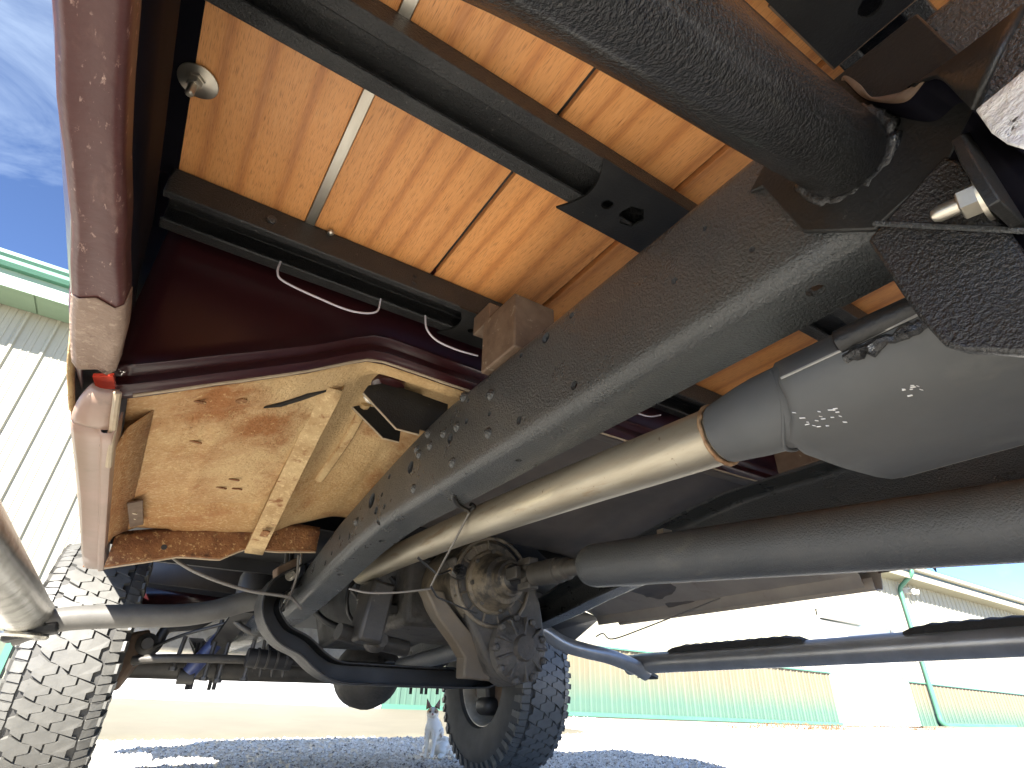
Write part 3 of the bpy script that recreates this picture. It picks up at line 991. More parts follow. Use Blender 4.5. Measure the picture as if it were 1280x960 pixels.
for mir in (False, True):
    end_plate(cm2, 0.352, 0.53, 0.333, 0.434, 0.9235, [(0.408, 0.389, .0085, 18), (0.452, 0.386, .020, 6)], mir)
    end_plate(cm3, 0.345, 0.47, 0.012, 0.101, 0.9035, [(0.440, 0.048, .011, 16)], mir)
    xr = (lambda x: X2(x)) if mir else (lambda x: x)
    MB().tube([(xr(0.4705), 0.012, .9025), (xr(0.4705), 0.101, .9025), (xr(0.36), 0.101, .9035)], 0.0028, 8).build('plate_edge', M['rusty_steel'], cm3)
    end_plate(cm1, 0.342, 0.44, 0.698, 0.79, 0.9105, [(0.392, 0.748, .0065, 16), (0.416, 0.74, .004, 12)], mir)
    f = (lambda x: X2(x)) if mir else (lambda x: x)
    # rusty spacer block between the first crossmember and the rail
    xa, xb_ = sorted((f(0.372), f(0.45)))
    MB().b2((xa, 0.57, 0.7675), (xb_, 0.668, 0.868)).build('spacer_block', M['rusty_steel'], TRUCK, bevel=0.003)
    MB().b2((xa + 0.004, 0.655, 0.868), (xb_ - 0.004, 0.71, 0.9065)).build('spacer_block', M['rusty_steel'], TRUCK, bevel=0.002)
MB().lathe((0.02, 0.7025, 0.935), (0, -1, 0), [(0, .007), (.002, .007), (.0035, .004)], 14).build('rivet', M['chassis'], cm1)
for z in (.925, .94):
    MB().lathe((0.255, 0.7025, z), (0, -1, 0), [(0, .004), (.0015, .004), (.0025, .002)], 12).build('rivet', M['dark'], cm1)
MB().lathe((0.105, 0.699, 0.9555), (0, 0, -1), [(0, .006), (.004, .005), (.006, .002)], 10).build('bolt', M['zinc'], cm1)

# ================================================================== bed side and cab panels
def wob(x, y, z, a=0.002, s=9):
    return a * mnoise.noise((x * s, y * s, z * s))


# bed side, one folded sheet: outer skin - bottom flange - short inner lip - inner cavity skin
def bedside(sgn):
    f = (lambda x: x) if sgn > 0 else (lambda x: X2(x))
    yst = [-0.28 + 0.908 * i / 44 for i in range(45)]
    outer, fl, lip, inn = [], [], [], []
    for y in yst:
        w1 = 0.0022 * sin(y * 19) + wob(1, y, 0, 0.003, 14)
        w2 = 0.0035 * sin(y * 13 + 1) + wob(5, y, 0, 0.004, 12)
        zf = (0.600 if sgn > 0 else 0.648) + wob(0, y, 3, 0.004, 7)
        outer.append([(f(-0.235), y, 1.36), (f(-0.235), y, 1.1), (f(-0.205), y, 0.86), (f(-0.15), y, 0.70), (f(-0.120 + w1 * .5), y, 0.63), (f(-0.1105 + w1), y, zf + .001)])
        fl.append([(f(-0.1105 + w1), y, zf), (f(-0.1045 + w1), y, zf - 0.0025), (f(-0.095 + w2 * .4), y, zf + wob(3, y, 1, 0.003, 16)), (f(-0.083 + w2), y, zf - 0.001), (f(-0.0785 + w2), y, zf + 0.003), (f(-0.079 + w2), y, zf + 0.022)])
        inn.append([(f(-0.079 + w2), y, zf + 0.020), (f(-0.090), y, 0.70), (f(-0.102), y, 0.80), (f(-0.132), y, 0.88), (f(-0.172), y, 0.957), (f(-0.175), y, 1.3)])
    bs = MB().loft(outer).build('bed_side', M['burgundy'], TRUCK, solid=0.0015, smooth=60, label='burgundy bed side panel with a dented worn lower edge')
    MB().loft(fl).build('bottom_flange', M['burgundy_worn'], bs, solid=0.0012, smooth=60)
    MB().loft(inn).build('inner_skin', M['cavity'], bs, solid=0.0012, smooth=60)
    fr = [(-0.1105, .612), (-0.120, .64), (-0.15, .70), (-0.205, .86), (-0.235, 1.1), (-0.235, 1.36), (-0.175, 1.36), (-0.172, .957), (-0.132, .88), (-0.102, .80), (-0.09, .70), (-0.082, .63)]
    MB().prism([(f(x_), 0.632, z_) for x_, z_ in fr], (0, 0.002, 0)).build('front_sun_stop', M['cavity'], bs)  # panel added to stop sun coming through the bed front
    return bs


BSL = bedside(1)
BSR = bedside(-1)
# dusty mud-coloured end of the lower flange, with crumpled tip
mf = []
for i in range(30):
    y = 0.503 + 0.128 * i / 29
    w1 = 0.0022 * sin(y * 19) + wob(1, y, 0, 0.003, 14)
    w2 = 0.0035 * sin(y * 13 + 1) + wob(5, y, 0, 0.004, 12)
    zf = 0.600 + wob(0, y, 3, 0.004, 7)
    cr = 0.0030 * max(0, (y - 0.605) / 0.025) * sin(i * 2.3)
    e = 0.004 * max(0, 1 - i / 2.0)
    mf.append([(-0.1115 + w1, y + e, zf - .0002), (-0.1048 + w1, y + e * .3, zf - 0.0042 + cr), (-0.095 + w2 * .4, y - e, zf - .0018 + wob(3, y, 1, 0.003, 16) - cr), (-0.083 + w2, y + e * .6, zf - 0.0028 + cr), (-0.0775 + w2, y, zf + 0.002), (-0.078 + w2, y, zf + 0.022)])
MB().loft(mf).build('flange_patch', M['mud_paint'], BSL, solid=0.001, smooth=60)
# rear part of the bed sides above the wheel arch, headboard and tailgate
for f in ((lambda x: x), (lambda x: X2(x))):
    arch = [(-0.64 + 0.47 * cos(a), 0.47 + 0.47 * sin(a)) for a in [pi * k / 12 for k in range(13)]]
    pts = [(f(-0.22), -0.28, 1.36), (f(-0.22), -0.28, 0.76)] + [(f(-0.22), min(-0.28, y), max(0.62, z)) for y, z in arch if y < -0.28] + [(f(-0.22), -1.11, 0.62), (f(-0.22), -1.95, 0.62), (f(-0.22), -1.95, 1.36)]
    d = 0.05 if f(0) < 0.5 else -0.05
    MB().prism(pts, (d, 0, 0)).build('rear_bed_side', M['burgundy'], TRUCK)
MB().b2((-0.17, 0.70, 0.965), (X2(-0.17), 0.715, 1.36)).build('headboard', M['burgundy'], TRUCK)
MB().b2((-0.2, -2.0, 0.9), (X2(-0.2), -1.955, 1.36)).build('tailgate', M['burgundy'], TRUCK)

# cab back panel with rolled lower edge
LOW = [(-0.115, .635), (-0.098, .636), (-0.084, .644), (-0.04, .666), (0.0, .688), (0.053, .715), (0.138, .760), (0.202, .800), (0.2256, .813), (0.25, .818), (0.32, .817), (0.383, .815), (0.479, .814), (XC, .814)]
YB = 0.80


def low(x):
    return interp(LOW, min(x, X2(x)))


cb = []
nx = 60
for k in range(nx + 1):
    x = lerp(-0.108, X2(-0.108), k / nx)
    z0 = low(x)
    cb.append([(x, YB + 0.010, z0 + 0.000), (x, YB - 0.004, z0 + 0.004), (x, YB - 0.008, z0 + 0.012), (x, YB - 0.001, z0 + 0.022), (x, YB + 0.001, z0 + 0.030), (x, YB - 0.007, z0 + 0.036), (x, YB - 0.0095, z0 + 0.042),
               (x, YB - 0.004, z0 + 0.052), (x, YB + 0.004, z0 + 0.075), (x, YB + 0.010, max(z0 + 0.1, 0.90)), (x, YB + 0.012, 1.0), (x, YB + 0.012, 1.3)])
CABB = MB().loft(cb).build('cab_back', M['burgundy'], TRUCK, solid=0.002, smooth=50)
eg = []
for k in range(nx + 1):
    x = lerp(-0.070, X2(-0.070), k / nx)
    z0 = low(x)
    eg.append((x, YB + 0.004, z0 + 0.0005 + wob(x, 2, 0, .002, 40)))
MB().tube(eg, 0.0028, 6).build('pinch_weld', M['edge'], CABB)

# cab corner and rocker
rk = []
for i in range(30):
    y = 0.775 + 1.005 * i / 29
    e = 0.0015 * sin(y * 7)
    rk.append([(-0.205, y, 1.15), (-0.175, y, 0.80), (-0.14, y, 0.66), (-0.121, y, 0.605), (-0.1155 + e, y, 0.592), (-0.111 + e, y, 0.588), (-0.095, y, 0.5865 + wob(0, y, 0, .0015, 10)), (-0.085, y, 0.5875),
               (-0.0835, y, 0.584), (-0.0805, y, 0.583), (-0.073, y, 0.585), (-0.071, y, 0.590), (-0.071, y, 0.615)])
ROCK = MB().loft(rk).build('rocker_panel', M['rocker'], TRUCK, solid=0.0015, smooth=35)
MB().loft([[(X2(p[0]), p[1], p[2]) for p in r] for r in rk]).build('rocker_panel', M['rocker_far'], TRUCK, solid=0.0015, smooth=35)
# front end plate of the rocker, rusty tip
MB().prism([(-0.117, 1.779, .589), (-0.073, 1.779, .587), (-0.073, 1.779, .62), (-0.12, 1.779, .62)], (0, 0.004, 0)).build('rocker_end', M['rust_lip'], ROCK)
# rounded cab corner cap facing the rear
cc = []
for i in range(9):
    t = i / 8
    a = t * pi / 2
    y = 0.776 - 0.052 * sin(a)
    dz = 0.030 * (1 - cos(a))
    cc.append([(-0.1150 + 0.012 * t * t, y, 0.592 + dz), (-0.111 + 0.010 * t, y, 0.5885 + dz), (-0.095, y, 0.587 + dz), (-0.084, y, 0.588 + dz), (-0.073 - 0.004 * t, y, 0.591 + dz)])
MB().loft(cc).build('cab_corner', M['rocker'], ROCK, solid=0.002, smooth=60)
MB().tube(spline([(-0.074, 0.905, .586), (-0.0745, 0.82, .588), (-0.074, 0.775, .592), (-0.0745, 0.745, .597), (-0.078, 0.722, .616)], 6), [0.0045] * 25, 8).build('seam_flange', M['edge'], ROCK)
MB().box((-0.079, 0.828, .588), (0.012, 0.006, 0.006)).build('rust_notch', M['wire_black'], ROCK)
# bright red colour standing for sunlit paint in the gap between bed and cab
MB().prism([(-0.1065, 0.722, .628), (-0.0865, 0.708, .628), (-0.0845, 0.752, .632), (-0.104, 0.764, .632)], (0, 0.0, 0.004)).build('sunlit_spot', M['orange'], TRUCK)
MB().loft([[(-0.185, 0.66, .95), (-0.160, 0.66, .74), (-0.136, .675, .66), (-0.1275, .70, .622), (-0.119, .76, .598)], [(-0.183, .69, .95), (-0.157, .69, .74), (-0.132, .70, .66), (-0.122, .725, .622), (-0.114, .78, .598)]]).build('body_trim', M['strap'], ROCK, solid=0.002)

for f in ((lambda x: x), (lambda x: X2(x))):
    MB().loft([[(f(x_), y_, z_) for x_, z_ in ((-0.1175, .632), (-0.14, .67), (-0.175, .80), (-0.205, .95), (-0.205, 1.3))] for y_ in (0.640, 0.70, 0.775)]).build('corner_sun_stop', M['burgundy'], TRUCK, solid=0.002)  # sheet added to shut sun out of the gap behind the cab
# cab shell above
cabm = MB()
for f in ((lambda x: x), (lambda x: X2(x))):
    d = 0.02 if f(0) < 0.5 else -0.02
    cabm.prism([(f(-0.205), 0.77, 1.13), (f(-0.205), 0.77, 1.28), (f(-0.12), 0.78, 1.86), (f(-0.12), 1.55, 1.86), (f(-0.205), 2.1, 1.28), (f(-0.205), 2.1, 1.0), (f(-0.205), 1.8, 1.0), (f(-0.205), 1.8, 1.13)], (d, 0, 0))
cabm.b2((-0.12, 0.77, 1.86), (X2(-0.12), 1.56, 1.9))
cabm.prism([(-0.1, 0.765, 1.28), (X2(-0.1), 0.765, 1.28), (X2(-0.08), 0.775, 1.86), (-0.08, 0.775, 1.86)], (0, 0.015, 0))
cabm.build('cab_shell', M['burgundy'], TRUCK)
MB().prism([(-0.14, 2.1, 1.26), (X2(-0.14), 2.1, 1.26), (X2(-0.1), 1.57, 1.85), (-0.1, 1.57, 1.85)], (0, 0.01, 0.006)).build('windshield', M['glass'], TRUCK)
for f in ((lambda x: x), (lambda x: X2(x))):
    xa, xz = sorted((f(-0.20), f(-0.185)))
    MB().b2((xa, 1.50, 0.80), (xz, 2.35, 1.16)).build('cowl_sun_stop', M['dark'], TRUCK)  # hidden panel added to keep sun stripes off the aprons
MB().b2((-0.02, 1.99, 0.66), (X2(-0.02), 2.01, 1.25)).build('firewall', M['dark'], TRUCK)
# front fenders with arch, hood, grille, bumper
for f in ((lambda x: x), (lambda x: X2(x))):
    pts = [(1.79, 0.94), (1.79, 1.24), (3.64, 1.185), (3.66, 0.72), (3.30, 0.70)]
    pts += [(2.7 + 0.56 * cos(a), 0.54 + 0.50 * sin(a)) for a in [pi * k / 14 for k in range(15)] if (0.54 + 0.50 * sin(a) > 0.60 and cos(a) > 0) or 0.54 + 0.50 * sin(a) > 0.94]
    d = 0.018 if f(0) < 0.5 else -0.018
    MB().prism([(f(-0.225), y, z) for y, z in pts], (d, 0, 0)).build('front_fender', M['burgundy'], TRUCK)
    # apron in front of the wheel
    ap = MB().loft([[(f(0.02), 3.0, .745), (f(0.02), 3.0, .90)], [(f(0.20), 3.0, .74), (f(0.20), 3.0, .90)], [(f(0.48), 3.0, .73), (f(0.48), 3.0, .95)]]).build('fender_apron', M['brown_panel'], TRUCK, solid=0.003)
    MB().loft([[(f(0.03), 2.99, .725), (f(0.45), 2.99, .705)], [(f(0.05), 3.0, .655), (f(0.40), 3.0, .66)]]).build('apron_flange', M['burgundy'], ap, solid=0.003)
MB().prism([(-0.21, 2.0, 1.2), (X2(-0.21), 2.0, 1.2), (X2(-0.2), 3.64, 1.16), (-0.2, 3.64, 1.16)], (0, 0, 0.03)).build('hood', M['burgundy'], TRUCK, bevel=0.008)
MB().b2((-0.2, 3.64, 0.72), (X2(-0.2), 3.7, 1.15)).build('grille', M['dark'], TRUCK)
MB().b2((-0.25, 3.72, 0.52), (X2(-0.25), 3.88, 0.72)).build('bumper', M['rim'], TRUCK, bevel=0.02)

# ---- rusty cab floor: rises towards the tunnel at the rear, falls forward to the foot well
def sstep(a, b, x):
    t = max(0.0, min(1.0, (x - a) / (b - a)))
    return t * t * (3 - 2 * t)


def floor_z(x, y):
    s = min(x, X2(x))
    t = max(0, min(1, (y - 0.81) / (1.48 - 0.81)))
    zr = low(x) + 0.002
    zf = interp([(-0.08, .604), (-0.03, .640), (0.25, .668), (0.30, .70), (0.40, .74), (XC, .76)], s)
    z = lerp(zr, zf, t ** 0.9)
    # the floor stands higher towards the tunnel
    z += sstep(.205, .285, s) * 0.050 * sstep(.83, .89, y) * (1 - sstep(1.08, 1.40, y))
    # pressed steps and lap joints
    z += 0.006 * max(0, 1 - abs(y - 0.905) / 0.02) * (1 - sstep(.16, .2, s)) - 0.005 * max(0, 1 - abs(s - 0.045) / 0.005)
    z += 0.010 * max(0, 1 - abs(y - 1.34) / 0.035) * (1 - sstep(.15, .2, s))
    z += 0.004 * mnoise.noise((x * 6, y * 6, 1)) + 0.0025 * mnoise.noise((x * 22, y * 22, 2))
    return z


fl = MB()
nxf, nyf = 120, 60
def floor_sheet(xa, xz, n_):
    return MB().loft([[(lerp(xa, xz, i / n_), lerp(0.81, 1.50, j / 60), floor_z(lerp(xa, xz, i / n_), lerp(0.81, 1.50, j / 60))) for i in range(n_ + 1)] for j in range(61)])


fl = floor_sheet(-0.075, 0.47, 60)
floor_sheet(0.474, X2(-0.075), 90).build('floor_tunnel', M['brown_panel'], TRUCK, solid=0.002, smooth=60)
FLOOR = fl.build('cab_floor', M['rust_floor'], TRUCK, solid=0.002, smooth=60, label='tan and rust brown cab floor seen from below')
# rest of the floor forward to the firewall, higher
MB().loft([[(x, y, 0.70 + (0.05 if 0.5 < x < 1.1 else 0)) for x in [lerp(-0.07, X2(-0.07), i / 20) for i in range(21)]] for y in (1.502, 1.7, 2.0)]).build('foot_well', M['dark'], TRUCK, solid=0.003)
# rusty downturned lip at the front of the panel
top = [(-0.058, 1.5, .622), (0.08, 1.5, .658), (0.231, 1.5, .70), (0.30, 1.5, .70), (0.372, 1.5, .70)]
botl = [(-0.062, 1.5, .547), (-0.02, 1.5, .560), (0.017, 1.5, .571), (0.069, 1.5, .588), (0.11, 1.5, .590), (0.154, 1.5, .592), (0.175, 1.5, .606), (0.205, 1.5, .625), (0.276, 1.5, .627), (0.372, 1.5, .64)]
n = 24
lp = []
for k in range(n + 1):
    x = lerp(-0.062, 0.372, k / n)
    zt = interp([(p[0], p[2]) for p in top], x)
    zb = interp([(p[0], p[2]) for p in botl], x)
    lp.append([(x, 1.502, zt + 0.004), (x, 1.492 + wob(x, 0, 0, .006, 14), lerp(zb, zt, .8)), (x, 1.498, lerp(zb, zt, .35) + wob(x, 1, 0, .004, 20)), (x, 1.495, zb + .004), (x, 1.503, zb)])
LIP = MB().loft(lp).build('floor_lip', M['rust_lip'], FLOOR, solid=0.002, smooth=60)
MB().tube([(p[4][0], 1.501, p[4][2]) for p in lp], 0.0022, 6).build('lip_edge', M['edge'], LIP)
MB().lathe((0.035, 1.4905, .603), (0, -1, 0), [(0, .006), (.002, .006)], 14).build('drain_hole', M['wire_black'], LIP)
# side sill inside the rocker
MB().loft([[(-0.073, y, .588), (-0.066, y, lerp(.63, .612, (y - .77) / .7)), (-0.045, y, floor_z(-0.045, min(y, 1.49)) - .002)] for y in [0.86 + 0.063 * i for i in range(11)]]).build('inner_sill', M['rust_floor'], FLOOR, solid=0.002)
# diagonal strap (hat section) lying under the floor
P0, P1 = Vector((0.195, 0.87, floor_z(0.195, .87))), Vector((0.226, 1.50, .612))
sp = []
for k in range(17):
    t = k / 16
    y = lerp(P0.y, 1.505, t)
    x = lerp(P0.x, P1.x, t)
    z = min(floor_z(x, min(y, 1.5)) - 0.007, 1e9)
    z = lerp(z, lerp(P0.z - .01, .617, t), t)
    w = 0.0165 + 0.004 * t
    sp.append([(x - w, y, z + 0.012), (x - w, y, z), (x + w, y, z), (x + w, y, z + 0.012)])
STR = MB().loft(sp).build('floor_strap', M['strap'], FLOOR, solid=0.002, smooth=30)
MB().box((0.222, 1.385, .640), (0.018, 0.030, 0.004), Matrix.Rotation(-0.22, 3, 'X')).build('strap_slot', M['rust_lip'], STR, bevel=0.002)
# pressed channel towards the rail, small doubler plate, slot, holes
MB().tube(spline([(0.29, 0.99, floor_z(0.29, .99) - .004), (0.30, 1.12, floor_z(0.30, 1.12) - .006), (0.29, 1.26, floor_z(0.29, 1.26) - .004)], 6), 0.010, 8, flat=0.6).build('floor_rib', M['strap'], FLOOR)
dbl = MB().prism([(-0.052, 1.25, .628), (-0.030, 1.25, .638), (-0.018, 1.43, .635), (-0.040, 1.43, .625)], (0, 0, -0.003)).build('doubler_plate', M['rusty_steel'], FLOOR)
for y in (1.325, 1.37):
    MB().lathe((-0.037, y, .6285), (0, 0, -1), [(0, .0045), (.002, .0045)], 12).build('plate_hole', M['edge'], dbl)
MB().prism([(x_, y_, floor_z(x_, y_) - .0015) for x_, y_ in ((0.098, 0.905), (0.124, 0.888), (0.155, 0.876), (0.185, 0.876), (0.160, 0.890), (0.124, 0.907))], (0, 0, -0.004)).build('body_slot', M['wire_black'], FLOOR)
MB().lathe((0.060, 0.865, floor_z(.060, .865) - .001), (0.3, 0, -1), [(-.004, .0085), (.0025, .0085)], 16).build('body_plug', M['rust_lip'], FLOOR)
for x, y in ((0.005, 0.85), (0.11, 1.19), (0.095, 1.23), (0.125, 1.24), (0.02, 1.0)):
    MB().box((x, y, floor_z(x, y) - .003), (0.02, 0.006, 0.003), Matrix.Rotation(random.uniform(-.3, .3), 3, 'Z')).build('floor_dimple', M['rust_lip'], FLOOR, bevel=0.001)

# ---- body mount bracket on the rail
MBR = MB().prism([(0.255, .90, .800), (0.263, .90, .820), (0.300, .90, .838), (0.43, .90, .830), (0.43, .90, .7595), (0.3745, .90, .7595), (0.3745, .90, .747), (0.327, .90, .747)], (0, 0.004, 0)).build('body_mount_bracket', M['black'], TRUCK, bevel=0.0012)
MB().prism([(0.259, 1.0, .822), (0.277, 1.0, .852), (0.3745, 1.0, .852), (0.3745, 1.0, .768), (0.338, 1.0, .768)], (0, 0.004, 0)).build('bracket_side', M['black'], MBR, bevel=0.001)
MB().prism([(0.300, .905, .836), (0.3745, .905, .834), (0.3745, 1.0, .850), (0.285, 1.0, .852)], (0, 0, 0.003)).build('bracket_top', M['black'], MBR)
MB().tube([(0.255, .8985, .800), (0.327, .8985, .7465), (0.373, .8985, .7465)], 0.0019, 6).build('bracket_edge', M['edge'], MBR)
MB().tube([(0.259, .9985, .822), (0.338, .9985, .7675), (0.373, .9985, .7675)], 0.0019, 6).build('bracket_edge', M['edge'], MBR)
MB().lathe((0.305, 0.915, 0.838), (0, 0, 1), [(-0.006, .020), (.0, .032), (0.02, .034), (0.025, .026), (0.035, .02)], 24).build('mount_bushing', M['burgundy'], MBR)
MB().lathe((0.292, 0.955, 0.835), (-0.25, -0.2, -1), [(0, .024), (.003, .024), (.004, .014), (.016, .013), (.018, .006)], 16).build('mount_bolt', M['zinc'], MBR)

# ================================================================== big outrigger tube of the left step, rear bracket
tb = spline([(-0.10, .088, .455), (-0.055, .088, .515), (0.02, .089, .575), (0.12, .091, .613), (0.25, .095, .647), (0.34, .097, .671), (0.374, .098, .680)], 5)
TUBE = MB().tube(tb, 0.0315, 40).build('step_outrigger', M['liner'], TRUCK, smooth=60)
wv = MB()
axd = Vector((0.97, 0.01, 0.25)).normalized()
uu = axd.orthogonal().normalized()
vv = axd.cross(uu)
ring = []
for k in range(64):
    a = 2 * pi * k / 64
    r = 0.0335 + 0.003 * mnoise.noise((k * 0.9, 0, 0))
    p = Vector((0.366, .0975, .678)) + (uu * cos(a) + vv * sin(a)) * r
    ring.append(p + axd * 0.003 * mnoise.noise((k * 0.7, 5, 0)))
wv.tube(ring + [ring[0]], [0.0055 + 0.0022 * mnoise.noise((k * 1.7, 3, 1)) for k in range(65)], 10)
wv.build('weld_bead', M['liner'], TUBE, smooth=70)
PL = MB().prism([(0.3745, .176, .716), (0.3745, .163, .711), (0.3745, .144, .640), (0.3745, .099, .604), (0.3745, .045, .622), (0.3745, .01, .66), (0.3745, .02, .76), (0.3745, .12, .765)], (-0.0055, 0, 0)).build('weld_plate', M['black'], TRUCK, bevel=0.0015)
# hanger with rounded foot, hanging outside the rail
hg = [(.103, .592), (.097, .541), (.0935, .518), (.088, .496), (.080, .487), (.070, .481), (.06, .474), (.045, .466), (.02, .460), (-.10, .455), (-.10, .470), (.036, .515), (.0377, .5577), (.039, .6066), (.045, .620)]
HG = MB().prism([(0.3685, y, z) for y, z in hg], (-0.009, 0, 0)).build('spring_hanger', M['liner'], TRUCK, bevel=0.003, segs=3)
MB().prism([(0.368, .036, .632), (0.330, .036, .60), (0.318, .036, .572), (0.322, .036, .54), (0.368, .036, .545)], (0, -0.006, 0.0)).build('hanger_tab', M['black'], HG, bevel=0.001)
ax = Vector((-0.06, 0.985, 0.15)).normalized()
pb = Vector((0.350, 0.0365, 0.5685))
wsh = MB().lathe(pb, ax, [(0, .0155), (.0025, .0155)], 24).build('washer', M['zinc'], HG)
MB().lathe(pb + ax * .0026, ax, [(0, .0098), (.009, .0098), (.010, .0085)], 6).build('nut', M['zinc'], HG, smooth=30)
MB().lathe(pb + ax * .0126, ax, [(0, .0052), (.011, .005), (.014, .0035), (.015, .001)], 14).build('bolt_stub', M['zinc'], HG)
MB().tube([(0.356, .094, .598), (0.3575, .048, .555), (0.3575, -0.02, .49)], 0.0018, 6).build('weld_seam', M['chassis'], HG)

# upper right cluster: sill above the rail, wavy spring seat with a painted patch of light
wt = [(.3705, .0769, .7578), (.366, .074, .7512), (.362, .0681, .7305), (.358, .0645, .7049), (.354, .0533, .6883), (.350, .044, .679), (.345, .0288, .6716), (.338, .012, .6632), (.318, -.0202, .643)]
wb_ = [(.3705, .078, .7553), (.364, .075, .744), (.360, .0696, .7134), (.356, .061, .6919), (.350, .0469, .670), (.346, .0321, .6709), (.341, .0248, .6587), (.330, .0219, .6253), (.322, .0198, .6029)]
pt, pbm = spline(wt, 6), spline(wb_, 6)
n5 = 6 * 5
WS = MB().loft([pt[n5:], [Vector(lerp(a, b, .5)) + Vector((-.0025, .0005, -.001)) for a, b in zip(pt[n5:], pbm[n5:])], pbm[n5:]]).build('spring_seat', M['black'], TRUCK, solid=0.003, smooth=60)
MB().loft([pt[:n5 + 2], pbm[:n5 + 2]]).build('seat_edge', M['rusty_steel'], WS, solid=0.003, smooth=60, label='rusty wavy edge of the spring seat')
wp = MB().loft([pbm[6:], [Vector((.3700, q.y - .005, q.z - .012)) for q in pbm[6:]], [Vector((.3702, q.y - .03, q.z - .26)) for q in pbm[6:]]])
wp.build('seat_shade', M['cavity'], WS, solid=0.0015, smooth=60)  # black sheet standing for the shade in the recess
MB().prism([(.322, .0198, .6029), (.314, -.0058, .6005), (.300, -.02, .57), (.296, .0109, .5395), (.302, .0157, .554), (.311, .0188, .5733)], (.004, -.001, .001)).build('light_patch', M['white_patch'], WS, bevel=0.0012)  # patch of light put in as white colour

# ================================================================== exhaust
EX = spline([(0.472, 0.29, .555), (0.478, 0.36, .561), (0.50, 0.62, .585), (0.525, 0.95, .610), (0.552, 1.37, .632), (0.57, 1.7, .64)], 8)
EXO = MB().tube(EX, 0.0312, 32).build('exhaust_pipe', M['exhaust'], TRUCK, smooth=60)
wd_ = []
for k in range(33):
    a = 2 * pi * k / 32
    wd_.append(Vector((0.4735 + 0.0322 * cos(a), 0.325 + 0.002 * mnoise.noise((k * 1.1, 0, 0)), .557 + 0.0322 * sin(a))))
MB().tube(wd_, [0.0024 + 0.0020 * mnoise.noise((k * 1.3, 4, 0)) for k in range(33)], 8).build('exhaust_weld', M['weld_rust'], EXO)
MB().lathe((0.4715, 0.318, .5562), (-0.02, -1, -0.01), [(0, .0322), (.010, .0335), (.035, .0370), (.055, .0385), (.12, .0385)], 32).build('exhaust_sleeve', M['muffler'], EXO, label='dark grey sleeve where the pipe meets the muffler')
# muffler: flattened can with a skirted seam
mf_r = []
MSEC = [(.4145, .552), (.420, .538), (.434, .524), (.46, .5155), (.50, .5125), (.56, .5135), (.62, .5175), (.655, .5225), (.668, .528), (.655, .556), (.62, .595), (.54, .612), (.478, .606), (.45, .592), (.428, .571), (.416, .558)]
for yy, kx in ((0.262, .55), (0.256, .90), (0.25, .985), (0.24, 1.0), (0.1, 1.0), (-0.1, 1.0), (-0.45, 1.0), (-0.47, .9)):
    mf_r.append([(lerp(.478, x, kx), yy - 0.034 * sstep(.475, .418, x) * (yy > .2), lerp(.556, z, kx if kx < .98 else 1)) for x, z in MSEC])
MUF = MB().loft(mf_r, closed=True, cap=True).build('muffler', M['muffler'], TRUCK, smooth=40)
MB().tube([(.4135, .215 - i * .04, .5525) for i in range(16)], 0.0013, 6).build('muffler_seam', M['seam'], MUF)
MB().tube([(.6685, .246 - i * .04, .5275) for i in range(16)], 0.0009, 6).build('muffler_seam', M['seam'], MUF)
wsm = []
for k in range(22):
    a = pi * .80 + pi * .95 * k / 21
    wx, wz = .4722 + .0392 * cos(a), .5556 + .0392 * sin(a)
    wsm.append((wx, .2585 - .034 * sstep(.475, .418, wx), wz))
MB().tube(wsm, 0.0019, 8).build('weld_seam', M['muffler'], MUF)
hw = MB()
pp = Vector((.412, .185, .570))
MB().tube([(.416, .166, .561), (.4165, .163, .561), (.417, .135, .561), (.419, .104, .561), (.419, .101, .561)], [.007, .0105, .0105, .0105, .007], 14).build('muffler_hanger', M['black'], MUF)
wl_ = [Vector((.4165 + random.uniform(-.0012, .0012), lerp(.163, .108, k / 14), .5455 + random.uniform(-.0015, .0015))) for k in range(15)]
MB().tube(wl_, [0.005 + random.uniform(-.0015, .002) for _ in range(15)], 8).build('hanger_weld', M['liner'], MUF)
sc = MB()
for k in range(26):
    if k < 18:
        y, x = random.uniform(.188, .222), .428 + random.uniform(0, .022)
        x += (.222 - y) * .40
    else:
        y, x = random.uniform(.134, .147), random.uniform(.442, .456)
    z = interp([(.420, .538), (.434, .524), (.46, .5155), (.50, .5125)], x) - .0004
    dx, dy = random.uniform(.0005, .0022), random.uniform(-.0035, -.0008)
    w = random.uniform(.0002, .0007)
    sc.prism([(x - w, y, z), (x + dx - w, y + dy, z - dx * .3), (x + dx + w, y + dy, z - dx * .3), (x + w, y, z)], (0, 0, -0.0008))
sc.build('paint_scratches', M['scratch'], MUF, kind='stuff')

# ================================================================== driveshaft and transfer case
sa = Vector((0.0, -0.485, -0.022)).normalized()


def sh(y):
    return Vector((0.85, y, .578 - 0.078 * (0.985 - y) / 0.785)) if y < 0.985 else Vector((0.85, y, .578 + 0.032 * (y - 0.985) / 0.485))


